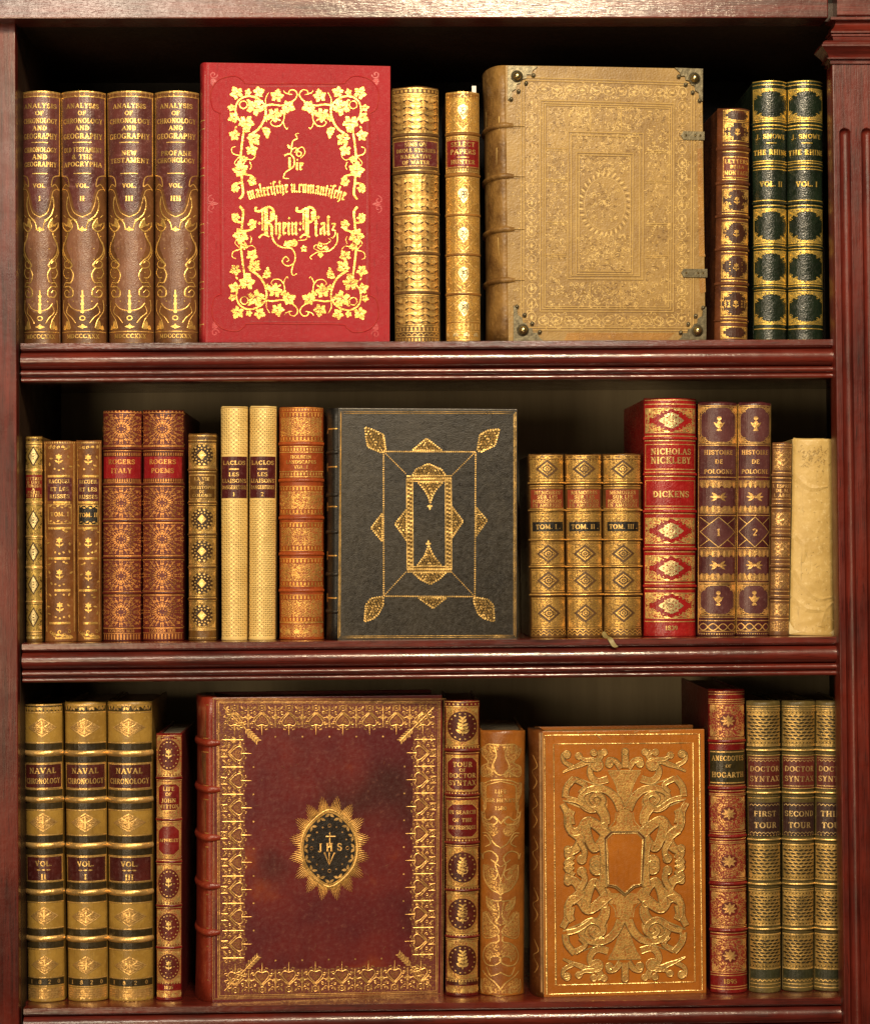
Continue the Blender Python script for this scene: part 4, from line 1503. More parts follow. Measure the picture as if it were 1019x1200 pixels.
def draw_thin(a, hw):
    a.rect(-hw * .95, 512, hw * .95, 750, 4, 0)
    for y in (521, 551, 588.5, 628.4, 664, 704, 740):
        a.rect(-hw * .95, y - 2.2, hw * .95, y + 2.2, 1, 1)
        a.rect(-hw * .95, y - .5, hw * .95, y + .5, 2, 2)
        a.rect(-hw * .95, y + 2.2, hw * .95, y + 2.9, 2, 1)
    for y in (534.5, 608.8, 646, 684, 722):
        a.poly([(0, y - 12), (5.8, y), (0, y + 12), (-5.8, y)], 2, 1)
        a.poly([(0, y - 9.5), (4.3, y), (0, y + 9.5), (-4.3, y)], 3, 2)
        a.disc(0, y - 3, .8, 2, 3, 6); a.disc(0, y + 3, .8, 2, 3, 6); a.disc(0, y, .9, 2, 3, 6)
        a.push(0, y)

        def q(b):
            b.leaf(-8.3, -15, 1.2, 9, 3.4, 1, 2)
            b.spiral(-6, -9, 1.7, 0, 1, .7, 2, 2)
            b.leaf(-8.5, -3, -1, 4, 1.6, 2, 2)
        a.mir4(q)
        a.pop()
    dots(a, hw, 515.5, 5, 1.1, 2, 2)
    dots(a, hw, 745.5, 5, 1.2, 3, 2)


spine_book(1, (29.6, 49, 510.6, 30.2, 48.2, 751), 'thin bright gold spine with diamond ornaments, leftmost on the middle shelf', None,
           [leather((0.22, 0.12, 0.03), (0.12, 0.06, 0.015)), GOLDP, leather((0.085, 0.045, 0.012)), gilt((1.0, .86, .5), .3, (.6, .4, .1), .1), stipple((0.90, 0.66, 0.18), (0.16, 0.085, 0.018), 720, .40, .52)], draw_thin,
           labels=[dict(box=(-8.8, 556, 8.8, 583), mats=[RED_T, GOLDP], lines=[('LETTRES', 560.5, 3.3), ('D UNE', 564.8, 3.2), ('TURQUE', 569, 3.2), ('A', 573, 3), ('PARIS', 576.6, 3), ('ECRITES', 580.4, 3)])],
           bands=[(551, 2.6, (1, 1, 1, 1)), (588.5, 2.6, (1, 1, 1, 1)), (628.4, 2.6, (1, 1, 1, 1)), (664, 2.6, (1, 1, 1, 1)), (704, 2.6, (1, 1, 1, 1))], A=56, depth=.13, band_h=.0008)


def racques(seed, x0, x1, ys, worn):
    def d(a, hw):
        rd = random.Random(seed)
        cx, k = (x0 + x1) / 2, (x1 - x0) / 2
        a.mir(lambda b: b.rect(hw * .8, 520, hw * .86, 738, 5, 1))
        for y in ys:
            flower(a, cx, y, 6.6, 1, 2)
            for dx, dy in ((-.75, -12), (-.35, -14), (.35, -14), (.75, -12), (-.8, 9), (.8, 9), (-.35, 12), (.35, 12), (-.85, 0), (.85, 0), (0, 13.5)):
                if rd.random() < worn:
                    if abs(dx) > .7:
                        a.leaf(cx + dx * k, y + dy, rd.uniform(0, 6), 4.5, 2.2, 1, 2)
                    else:
                        a.disc(cx + dx * k, y + dy, 1.2, 1, 2, 6)
        for y in (557.5, 588, 618, 653, 690, 728):
            x = x0 + (0 if rd.random() < .6 else k * rd.uniform(.2, .8))
            a.rect(x, y - 1.3, x1 - rd.uniform(0, 2), y + 1.3, 1, 1)
        teeth(a, hw, 517.5, 519.5, 14, 5, 1)
        for j in range(5):
            x = x0 + (x1 - x0) * (j + .5) / 5
            a.spiral(x, 524, 1.8, j, 1, .9, 1, 2)
            a.leaf(x, 742, -.5 + j * .3, 6, 3, 1, 2)
            a.spiral(x, 738 + (j % 2) * 4, 2.4, j, .9, 1.0, 1, 2)
        a.rect(x0 + k * .6, 744.5, x1, 746.5, 1, 2)
        teeth(a, hw, 747.5, 749, 16, 5, 1)
    return d


def tomlabel(x0, x1, y0, y1, t, mats):
    def dd(la):
        for y in (y0 + 3, y1 - 3):
            for j in range(6):
                la.leaf(x0 + 2 + (x1 - x0 - 4) * j / 5.5, y, .5 if j % 2 else -.5, 3.6, 1.8, 1, 3)
    return dict(box=(x0, y0, x1, y1), mats=mats, edge=.8, lines=[(t, (y0 + y1) / 2, 4.6)], draw=dd)


G2 = 'pair of worn tan calf volumes at the left of the middle shelf'
spine_book(1, (49.2, 88, 516.4, 52, 88.6, 750), 'worn tan calf spine with gilt flowers and two red-brown labels, second from the left', G2, [CAL_BR, GOLD, MAR_T, GOLD, GOLD, DULLG],
           racques(1, -12, 12, (537, 634, 671, 709), .9),
           labels=[dict(box=(-12.5, 559.5, 13, 586), mats=[MAR_T, GOLDP], lines=[('RACQUEL', 563.5, 4.4), ('ET LES', 572.5, 4.4), ('RUSSES', 581, 4.4)]), tomlabel(-12.5, 13, 590, 613.5, 'TOM. I', [CAL_BR, GOLD])],
           A=42, depth=.13, rz=R(1), bands=())
spine_book(1, (88.6, 118.6, 515.5, 90, 117.2, 749.6), 'worn tan calf spine with gilt flowers and a grey-black volume label', G2, [CAL_BR, GOLD, MAR_T, GOLD, GOLD, DULLG],
           racques(2, -11, 11, (537.5, 634, 672.5, 709.5), .75),
           labels=[dict(box=(-11, 560.5, 10.5, 586.5), mats=[MAR_T, GOLDP], lines=[('RECUEIL', 564, 4.2), ('ET LES', 573, 4.2), ('RUSSES', 581.5, 4.2)]), tomlabel(-11, 10.5, 590.5, 614.5, 'TOM. II', [BLK_T, GOLD])],
           A=44, depth=.13, rz=R(1))

# ---- two maroon volumes with fan tooling
ROG_L = leather((0.150, 0.022, 0.017), (0.085, 0.012, 0.010), .38, .3)
ROG_R = leather((0.33, 0.018, 0.024), (0.24, 0.012, 0.017), .32, .25, None, .55)


def draw_rogers(a, hw):
    for y0, y1 in ((484, 521), (571, 607), (614, 650), (657, 692), (699, 735)):
        rd = random.Random(7)
        cy, hh = (y0 + y1) / 2, (y1 - y0) / 2
        a.rect(-hw * .95, y0, hw * .95, y1, 4, 0)
        foliage(a, hw * .95, y0 + 1, y1 - 1, 17, 34, 1, 2, .74, lambda x, y: hypot(x, y) > .25)
        a.push(0, cy)

        def q(b):
            for k in range(0, 11, 2):
                t = pi / 2 * (k + .5) / 11
                r0 = 5.0
                r1 = min(hw * .95 / max(cos(t), .05), hh * .98 / max(sin(t), .05))
                rr = r0 + (k % 2) * 2
                while rr < r1 - 2.5:
                    l = 4.4
                    b.leaf(rr * cos(t), rr * sin(t), t, min(l, r1 - rr), 1.5, 1, 2)
                    b.disc((rr + l + .8) * cos(t), (rr + l + .8) * sin(t), .7, 1, 2, 6)
                    rr += l + 2.2
            b.disc(hw * .72, hh * .72, 1.7, 1, 3)
            b.disc(3.2, 1.6, .8, 1, 3, 6); b.disc(1.4, 3.2, .8, 1, 3, 6)
        a.mir4(q)
        a.pop()
        rules(a, hw, (y0 - .8, y1 + .8), .8, 5)
    dots(a, hw, 482, 12, .9, 1, 2)
    teeth(a, hw, 530.5, 534, 18, 5, 2)
    teeth(a, hw, 561, 564.5, 18, 5, 2)
    a.text('LONDON 1838', 0, 739, 3.2, hw * 1.5, 5, 3)
    rules(a, hw, (736.5, 742), .8, 5)
    teeth(a, hw, 743, 750, 13, 5, 2)
    for y in (523, 528, 565.6, 569.6, 608.4, 612.4, 651.6, 655.6, 693, 697):
        rules(a, hw, (y,), .8, 5)


ROG_M = [ROG_L, gilt((.78, .38, .13), .42, (.2, .05, .02), .4), ROG_R, COPPER, stipple((0.36, 0.10, 0.04), (0.105, 0.014, 0.011), 800, .60, .66), gilt((.80, .40, .14), .42, (.16, .04, .02), .4)]
for q, t, lab in (((119, 164.4, 480.6, 119.6, 163.8, 751.3), 'ITALY', 'maroon gilt spine with red field lettered ITALY'), ((166, 214.6, 479.7, 166, 213.6, 751.5), 'POEMS', 'maroon gilt spine with red field lettered POEMS')):
    spine_book(1, q, lab, 'pair of tall maroon volumes on the middle shelf', ROG_M, draw_rogers,
               labels=[dict(box=(-20.5, 535, 20.5, 560.5), mats=[ROG_R, COPPER], lines=[("ROGERS", 541, 5.4), (t, 551.5, 5.4)])],
               bands=[(525.4, 4), (567.6, 3.6), (610.4, 3.6), (653.6, 3.6), (695, 3.6)], A=48, depth=.20)

# ---- small dark gold book with rosettes
def draw_rosette(a, hw):
    for y0, y1 in ((520, 546), (594, 622), (631, 660), (669, 697), (706, 735)):
        cy = (y0 + y1) / 2
        a.rect(-hw * .92, y0, hw * .92, y1, 4, 0)
        a.disc(0, cy, 11.5, 2, 1, 18, 12.5)
        for k in range(14):
            t = 2 * pi * k / 14
            a.disc(10 * cos(t), cy + 11 * sin(t), 1.25, 1, 2, 7)
            a.disc(6.9 * cos(t + .2), cy + 7.8 * sin(t + .2), .85, 1, 2, 6)
        a.poly([(0, cy - 5.6), (4.4, cy), (0, cy + 5.6), (-4.4, cy)], 1, 2)
        a.disc(0, cy, 1.6, 3, 3)
        cornerpieces(a, -hw * .92, y0, hw * .92, y1, 4.5, 1, 2)
        a.frame(-hw * .93, y0 - 1, hw * .93, y1 + 1, .8, 1, 1)
    a.frame(-hw * .9, 556, hw * .9, 585, .9, 1, 1)
    for y in (510.5, 516, 548, 552.5, 587, 590.8, 624, 628, 662.6, 666.4, 699.6, 703.6, 737.5, 747):
        rules(a, hw, (y,), 1.1)
    for t, y, h in (('LA VIE', 561, 3.6), ('DE', 566, 3.2), ('CHRISTOPHE', 571, 3.4), ('DE', 575.8, 3), ('COLOMB', 580.4, 3.6)):
        a.text(t, 0, y, h, hw * 1.7, 1, 3)


spine_book(1, (220, 253, 507.6, 220.6, 252.3, 750.2), 'small dark gold spine with dotted rosettes, left of the cream pair', None,
           [leather((0.185, 0.095, 0.026), (0.10, 0.05, 0.014), .34), GOLDP, leather((0.075, 0.036, 0.012)), gilt((1, .82, .45), .3, (.5, .3, .1), .1), stipple((0.70, 0.46, 0.13), (0.13, 0.065, 0.018), 720, .42, .54)], draw_rosette,
           bands=[(550.3, 3.2), (588.9, 3), (626, 3), (664.5, 3), (701.6, 3)], A=50, depth=.14)

# ---- cream pair with dotted paper
CREAM = leather((0.84, 0.64, 0.28), (0.74, 0.53, 0.21), 0.38, 0.2, (0.74, 0.57, 0.28), .5)


def draw_cream(a, hw):
    n = 0
    y = 480
    while y < 747:
        if not (532 < y < 586):
            k = int(hw * 2 / 4.4)
            for j in range(k):
                x = -hw * .9 + 1.8 * hw * (j + (.5 if n % 2 else 0)) / k
                if abs(x) < hw * .92:
                    a.disc(x, y, .62, 2, 1, 6, .55)
                    a.disc(x + 2.1, y + .3, 1.05, 1, 1, 6, .8)
        y += 2.55
        n += 1
    rules(a, hw, (477.6,), .8, 2)


for q, v, lab in (((258.6, 290.2, 475.4, 259.2, 288.8, 751), '1', 'cream spine with wine-red label numbered 1, left of its pair'), ((292.2, 323.6, 475, 291.2, 321.8, 751.2), '2', 'cream spine with wine-red label numbered 2, right of its pair')):
    spine_book(1, q, lab, 'pair of cream dotted volumes', [CREAM, gilt((1.0, .80, .34), .34, (.7, .5, .18), .15), leather((0.30, 0.17, 0.05))], draw_cream,
               labels=[dict(box=(-13.8, 535, 13.8, 583.8), mats=[leather((0.115, 0.020, 0.022), (0.08, 0.013, 0.016), .34, .25, (.18, .06, .06), .5), GOLDP],
                            lines=[('LACLOS', 542.4, 4.6), ('__', 549.5, 9), ('__', 550.3, 9), ('LES', 556, 4.4), ('LIAISONS', 563.6, 4.4), ('DANGEREUSES', 571.2, 4.2), (v, 579.4, 4.4)])],
               A=54, depth=.15, head=.0012)

# ---- orange gilt book
ORA_L = leather((0.40, 0.100, 0.022), (0.27, 0.058, 0.014), .38, .3)


def draw_orange(a, hw):
    for i, (y0, y1) in enumerate(((484, 516), (571, 602), (614, 645), (656, 687), (699, 729))):
        a.rect(-hw * .9, y0 + 5, hw * .9, y1 - 5, 4, 0)
        foliage(a, hw * .95, y0 + 5, y1 - 5, 3 + i % 2, 24, 1, 2, .72)
        teeth(a, hw, y0, y0 + 4, 13, 5, 2)
        teeth(a, hw, y1 - 4, y1, 13, 5, 2)
        rules(a, hw, (y0 - .8, y1 + .8), .8, 5)
    teeth(a, hw, 525, 528.5, 15, 1, 2)
    teeth(a, hw, 554, 557.5, 15, 1, 2)
    rules(a, hw, (523.5, 530, 552.6, 559, 731, 748.5), .9)
    a.rect(-hw * .9, 733, hw * .9, 747.5, 4, 0)
    leafrow(a, hw, 741, 10, 7, 1, 2)
    rules(a, hw, (477.8,), .8, 5)
    teeth(a, hw, 479, 481.5, 16, 5, 2)
    for t, y, h in (('HOLBEIN', 535.6, 3.8), ('LANDSCAPES', 541.6, 3.8), ('VOL. I', 547.6, 3.6)):
        a.text(t, 0, y, h, hw * 1.5, 1, 3)


spine_book(1, (326.5, 378.4, 476.6, 327.2, 378.5, 751), 'wide orange-brown spine densely tooled in gold, left of the black cover', None,
           [ORA_L, gilt((0.98, 0.62, 0.20), .36, (.4, .15, .03), .25), ORA_L, GOLD, stipple((0.95, 0.55, 0.16), (0.26, 0.055, 0.012), 800, .46, .52), gilt((.9, .48, .13), .4, (.3, .1, .02), .3)], draw_orange,
           bands=[(520, 4.4), (563.2, 4.4), (607.5, 4.4), (650.2, 4.4), (693, 4.4)], A=46, depth=.16)

# ---- black cover with gilt frames
BLK_C = leather((0.046, 0.039, 0.029), (0.026, 0.022, 0.017), 0.34, 0.30, (0.075, 0.065, 0.048), 0.5, 1000, 18)
BLK_D = leather((0.016, 0.014, 0.012), (0.01, 0.009, 0.008), .5, .4)


def draw_black(a):
    a.rd = .00022
    z = lambda x, y: (370 + x / 3.87, 460 + y / 3.87)
    def gold_poly(pts, m=4):
        q = [z(*p) for p in pts]
        a.poly(q, m, 1)
        cx, cy = sum(p[0] for p in q) / len(q), sum(p[1] for p in q) / len(q)
        for u, v in zip(q, q[1:] + q[:1]):
            n = max(1, int(hypot(u[0] - v[0], u[1] - v[1]) / 2.6))
            for k in range(n):
                a.disc(u[0] + (v[0] - u[0]) * (k + .5) / n, u[1] + (v[1] - u[1]) * (k + .5) / n, 1.15, 1, 2, 7)
        x0, x1 = min(p[0] for p in q), max(p[0] for p in q)
        y0, y1 = min(p[1] for p in q), max(p[1] for p in q)
        def inside(x, y):
            c = False
            for (ax, ay), (bx, by) in zip(q, q[1:] + q[:1]):
                if (ay > y) != (by > y) and x < (bx - ax) * (y - ay) / (by - ay) + ax:
                    c = not c
            return c
        r = 0
        y = y0 + 1.6
        while y < y1:
            x = x0 + 1.6 + (1.5 if r % 2 else 0)
            while x < x1:
                if inside(x, y):
                    if (r + int(x)) % 3:
                        a.spiral(x, y, 1.4, x * 2.1, .85, .75, 1, 2, n=7)
                    else:
                        a.leaf(x, y + 1.3, -pi / 2 + (.6 if x < cx else -.6), 3, 1.5, 1, 2)
                x += 3.7
            y += 3.2
            r += 1
    # border lines
    for d, w in ((0, .7), (2.0, .7)):
        a.line([(401 - d * .2, 482 - d), (603.5 + d, 485.2 - d), (601.8 + d, 743.2 + d), (398.3 - d, 745 + d)], w, 1, 1, closed=True)
    # dotted frame
    fr = [z(310, 262), z(727, 268), z(720, 922), z(307, 920)]
    for p, q in zip(fr, fr[1:] + fr[:1]):
        n = int(hypot(p[0] - q[0], p[1] - q[1]) / 2.5)
        a.line([p, q], .5, 5, 1)
        for k in range(n):
            x, y = p[0] + (q[0] - p[0]) * (k + .5) / n, p[1] + (q[1] - p[1]) * (k + .5) / n
            a.poly([(x - 1.1, y), (x, y - 1.1), (x + 1.1, y), (x, y + 1.1)], 5, 2)
    inn = [z(412, 366), z(614, 378), z(612, 808), z(410, 808)]
    for p, q in zip(fr, inn):
        n = int(hypot(p[0] - q[0], p[1] - q[1]) / 2.5)
        a.line([p, q], .5, 5, 1)
        for k in range(n):
            a.disc(p[0] + (q[0] - p[0]) * (k + .5) / n, p[1] + (q[1] - p[1]) * (k + .5) / n, .75, 5, 2, 6)
    # inner panel: broad gilt rolls
    for x in (427, 602):
        p, q = z(x - 14, 385), z(x + 14, 800)
        a.rect(p[0], p[1], q[0], q[1], 6, 1)
        a.rect(p[0] - .3, p[1], p[0] + .5, q[1], 1, 2); a.rect(q[0] - .5, p[1], q[0] + .3, q[1], 1, 2)
        n = 23
        for k in range(n):
            y = p[1] + (q[1] - p[1]) * (k + .5) / n
            a.disc((p[0] + q[0]) / 2 - 1.4, y, 1.25, 1, 2, 7); a.disc((p[0] + q[0]) / 2 + 1.4, y + 1, 1.25, 1, 2, 7)
    for y in (387, 798):
        p, q = z(413, y - 14), z(616, y + 14)
        a.rect(p[0], p[1], q[0], q[1], 6, 1)
        a.rect(p[0], p[1], q[0], p[1] + .7, 1, 2); a.rect(p[0], q[1] - .7, q[0], q[1], 1, 2)
        for k in range(19):
            a.disc(p[0] + (q[0] - p[0]) * (k + .5) / 19, (p[1] + q[1]) / 2, 1.4, 1, 2, 7)
    # cornerstones and finials
    gold_poly([(227, 150), (262, 162), (310, 185), (320, 255), (300, 268), (240, 240), (232, 200)])
    gold_poly([(836, 166), (790, 170), (748, 188), (734, 262), (750, 270), (815, 240), (828, 200)])
    gold_poly([(220, 1036), (226, 960), (250, 930), (305, 922), (305, 960), (280, 1005), (262, 1022)])
    gold_poly([(808, 1034), (804, 960), (780, 935), (716, 924), (716, 950), (735, 1000), (760, 1020)])
    gold_poly([(440, 258), (505, 205), (575, 260)])
    gold_poly([(462, 926), (530, 975), (592, 926)])
    gold_poly([(304, 542), (252, 610), (302, 672)])
    gold_poly([(728, 520), (778, 578), (726, 650)])
    gold_poly([(412, 526), (360, 592), (412, 668)])
    gold_poly([(618, 515), (668, 582), (616, 658)])
    gold_poly([(440, 374), (455, 345), (512, 320), (570, 345), (590, 374)])
    gold_poly([(440, 812), (470, 842), (518, 866), (560, 842), (590, 812)])
    gold_poly([(464, 402), (578, 404), (545, 440), (528, 470), (520, 500), (512, 470), (495, 440)])
    gold_poly([(458, 782), (570, 782), (538, 745), (520, 710), (511, 690), (503, 712), (490, 742)])
    for x, y, sgn in ((518, 512, 1), (510, 682, -1)):
        p = z(x, y)
        a.disc(p[0], p[1], 1.6, 1, 2); a.disc(p[0] - 2, p[1], 1.1, 1, 2); a.disc(p[0] + 2, p[1], 1.1, 1, 2)
        a.leaf(p[0], p[1], sgn * pi / 2, 4.5, 2.2, 1, 2)


def black_spine(a):
    for y in (500, 545, 592, 650, 700):
        a.disc(.3, y, .8, 1, 1)
        a.rect(.36, y - 5, .44, y + 5, 4, 1)


GS_BLK = gilt((0.11, 0.072, 0.025), .5, (.04, .03, .012), .4)
cover_book(1, (395.6, 475.6, 607.6, 480, 393.6, 749.5, 606, 748.2), 'black leather cover with gilt diamond corners and a narrow gilt inner frame', [BLK_C, GOLDP, BLK_D, GOLD, GS_BLK, DULLG, gilt((.16, .10, .035), .46, (.06, .04, .015), .4)], draw_black,
           rot=3.2, T=.046, sag=.0095, yf=-.006, spine_draw=black_spine, spine_mats=[BLK_D, GOLD, BLK_D, BLK_D, DULLG], bands=(528, 578, 622, 672, 716), band_t=.0045, band_h=.0014, lace=.0022, pages=PAGESG)

# ---- three gilt volumes of memoirs
MEM_L = leather((0.20, 0.105, 0.032), (0.105, 0.05, 0.016), .36, .4)


def draw_mem(a, hw):
    rd = random.Random(3)
    for y0, y1 in ((538, 561), (638, 661), (669, 693), (703, 736)):
        cy = (y0 + y1) / 2
        a.rect(-hw * .88, y0, hw * .88, y1, 4, 0)
        foliage(a, hw * .9, y0, y1, int(y0), 14, 1, 2, .85, lambda x, y: abs(x) + abs(y) > .8)
        cornerpieces(a, -hw * .88, y0, hw * .88, y1, 6, 1, 2)
        a.poly([(0, cy - 11), (11.5, cy), (0, cy + 11), (-11.5, cy)], 2, 3)
        a.line([(0, cy - 7.2), (7.2, cy), (0, cy + 7.2), (-7.2, cy)], 1.2, 1, 4, closed=True)
        a.ring(0, cy, 2.6, 1.0, 1, 4, 10)
        a.disc(0, cy, 1.0, 1, 5, 6)
        for k in range(4):
            a.disc(4.6 * cos(k * pi / 2), cy + 4.6 * sin(k * pi / 2), .7, 1, 4, 6)
        rules(a, hw, (y0 - 1.2, y1 + 1.2), 1.1, 1, k=.9)
    a.rect(-hw * .88, 601.5, hw * .88, 630, 4, 0)
    dots(a, hw, 608, 9, 1.1, 1, 2, .8)
    dots(a, hw, 627, 9, 1.1, 1, 2, .8)
    rules(a, hw, (563.5, 569, 572, 596, 600.4, 603.5, 631, 635, 534, 737.4, 746.6), 1.0, k=.9)
    waves(a, hw, 742, 7, 3, .9)
    waves(a, hw, 745.5, 7, 3, .9)
    leafrow(a, hw, 536, 8, 4, 1, 2, .85)


MEM_M = [MEM_L, GOLD, leather((0.15, 0.085, 0.04), (0.10, 0.055, 0.025)), GOLD, stipple((0.80, 0.52, 0.15), (0.14, 0.07, 0.02), 700, .40, .52), DULLG]
for k, (q, v, lab) in enumerate((((620, 661.4, 531.6, 622.7, 664.3, 748.4), 'TOM. I .', 'gilt spine with faded red label and black TOM. I, next to the black cover'),
                                 ((662, 705.4, 531.6, 665.2, 707.2, 748.2), 'TOM. II .', 'gilt spine with faded red label and black TOM. II, middle of three'),
                                 ((706.2, 752, 531.5, 708.2, 753, 748), 'TOM. III .', 'gilt spine with faded red label and black TOM. III, beside the bright red spine'))):
    spine_book(1, q, lab, 'three gilt memoir volumes', MEM_M, draw_mem,
               labels=[dict(box=(-17.5, 574, 17.5, 595.4), mats=[leather((0.33, 0.075, 0.035), (0.24, 0.05, 0.024), .36, .25, (.42, .15, .08), .5), GOLDP],
                            lines=[('MEMOIRES', 577.4, 4), ('SUR LES', 582.6, 3.9), ('POSSESSIONS', 587.6, 3.9), ('EN AMERIQUE', 592.4, 3.8)]),
                       dict(box=(-16, 612, 17, 623), mats=[BLK_T, GOLDP], lines=[(v, 617.6, 5.2)])],
               bands=[(566.2, 3.6, (0, 1, 0, 0)), (598.4, 3.4, (0, 1, 0, 0)), (633.2, 3.4, (0, 1, 0, 0)), (664.9, 3.4, (0, 1, 0, 0)), (698, 3.6, (0, 1, 0, 0))], A=50, depth=.14, band_h=.0015, rz=R([.5, 0, 0][k]))

# the loose marker ribbon that hangs from the third volume over the shelf edge
rb = [P(706.5, 740, .004), P(708.5, 746, -.004), P(711.5, 751.2, -.020), P(715, 753.2, -.0275), P(718.5, 757, -.0285), P(723, 758.4, -.0282)]
rb = [tuple(p) for p in rb]
rb[2] = (rb[2][0], rb[2][1], max(rb[2][2], SHELF_Z[1] + .0006))
rb[3] = (rb[3][0], rb[3][1], SHELF_Z[1] + .0004)
RV, RF = [], []
for i, p in enumerate(rb):
    for s_ in (-1, 1):
        RV.append((p[0] + s_ * .0021, p[1], p[2] + s_ * .0008))
    if i:
        RF.append((2 * i - 2, 2 * i - 1, 2 * i + 1, 2 * i))
o = mesh_obj('bookmark_ribbon', RV, RF, [plain('faded_silk', (0.20, 0.16, 0.06), (0.30, 0.25, 0.11), 900, .5, .3)])
md = o.modifiers.new('smooth', 'SUBSURF'); md.levels = md.render_levels = 2
o['label'] = 'faded silk ribbon end hanging over the middle shelf edge below the memoir volumes'
o['category'] = 'ribbon'

# ---- red Dickens
NIC_L = leather((0.40, 0.024, 0.024), (0.29, 0.014, 0.015), .30, .5, (.5, .06, .05), .6, 500)


def draw_nick(a, hw):
    for y0, y1 in ((478, 507.4), (607.4, 638), (651.6, 682), (695.6, 726)):
        cy, hh = (y0 + y1) / 2, (y1 - y0) / 2
        a.frame(-hw * .93, y0, hw * .93, y1, .9, 1, 2)
        a.push(0, cy)

        def q(b):
            H, h_ = hw * .9, hh - 1.4
            b.poly([(-H, -h_), (-H * .12, -h_), (-H * .3, -h_ * .86), (-H * .48, -h_ * .62), (-H * .66, -h_ * .42), (-H * .86, -h_ * .16), (-H, -h_ * .1)], 4, 1)
            b.leaf(-H, -h_, .42, 14, 4, 1, 2)
            b.leaf(-H, -h_, .1, 17, 3, 1, 2)
            b.leaf(-H, -h_, 1.2, 9, 3.4, 1, 2)
            b.spiral(-H * .72, -h_ * .45, 2.6, .5, 1.1, .8, 1, 2)
            b.spiral(-H * .48, -h_ * .78, 2.4, 2.2, -1.1, .8, 1, 2)
            b.spiral(-H * .9, -h_ * .28, 1.8, 1, 1, .8, 1, 2)
            b.leaf(-H * .30, -h_ * .92, -.15, 7, 2, 1, 2)
            for t in (.0, .2, .4, .6, .8, 1.0):
                b.disc(-H * .88 + H * .72 * t, -h_ * .10 - h_ * .78 * t, .75, 1, 2, 6)
            b.leaf(-H * .97, -h_ * .1, .2, 4, 1.6, 1, 2)
            # centre diamond of small tools
            b.poly([(-13.4, 0), (-10, -3), (-6.5, -4.5), (-4.6, -7.6), (0, -9), (0, 0)], 3, 3)
            b.leaf(-12.6, 0, 0, 7.5, 4.2, 3, 3)
            b.disc(-4.6, -3.4, .9, 0, 5, 6); b.disc(-8, -.9, .7, 0, 5, 6); b.disc(-1.8, -5.6, .7, 0, 5, 6)
            b.leaf(-4, -3.2, -2.3, 5, 3.2, 3, 3)
            b.leaf(-1, -5, -1.57, 4.6, 3.2, 3, 3)
            b.disc(-6, -2.2, 1.5, 3, 3); b.disc(-9, -1.6, 1.2, 3, 3)
        a.mir4(q)
        a.disc(0, 0, 3.3, 3, 3)
        a.ring(0, 0, 2, .6, 0, 4)
        a.pop()
    a.frame(-hw * .93, 520.5, hw * .93, 550.5, .8, 5, 1)
    a.frame(-hw * .93, 563, hw * .93, 594, .8, 5, 1)
    rules(a, hw, (468.6, 473.4, 511, 516.4, 553.6, 558.6, 597, 602.4, 641.4, 647.4, 685, 691, 729.5, 745), 1.0, 1, k=.95)
    for t, y, h in (('NICHOLAS', 529.3, 6.8), ('NICKLEBY', 539.6, 7.4), ('DICKENS', 579.5, 7)):
        a.text(t, 0, y, h, hw * 1.4, 1, 3)
    a.text('1839', 0, 736.8, 5, hw, 1, 3, 1.3)


spine_book(1, (755.4, 817, 466, 756, 816.7, 747.2), 'bright red morocco spine lettered NICHOLAS NICKLEBY', None,
           [NIC_L, gilt((1.0, 0.74, 0.32), .33, (.6, .25, .08), .2), NIC_L, gilt((1.0, .84, .48), .28, (.8, .5, .2), .1), stipple((1.2, .84, .30), (0.30, .016, .016), 560, .47, .51), gilt((1.0, .68, .28), .36, (.6, .2, .06), .2)], draw_nick,
           bands=[(513.7, 4), (556, 4), (599.8, 4), (644.4, 4), (688, 4)], A=40, depth=.17, band_h=.0013, rz=R(.8))

# ---- two purple volumes of a history
HIS_L = leather((0.120, 0.030, 0.034), (0.07, 0.017, 0.020), .34, .3, (.19, .085, .085), .5)
HIS_P = leather((0.150, 0.060, 0.062), (0.10, 0.036, 0.040), .32, .25, (.22, .12, .115), .5)


def urn(a, x, y, s, m=1):
    a.blob([(x - s, y - s * .4), (x - s * .5, y - s * .2), (x, y - s * .9), (x + s * .5, y - s * .2), (x + s, y - s * .4), (x + s * .6, y + s * .5), (x + s * .2, y + s * .9), (x + s * .5, y + s * 1.5), (x - s * .5, y + s * 1.5), (x - s * .2, y + s * .9), (x - s * .6, y + s * .5)], m, 3)
    a.disc(x, y - s * 1.3, s * .45, m, 3)


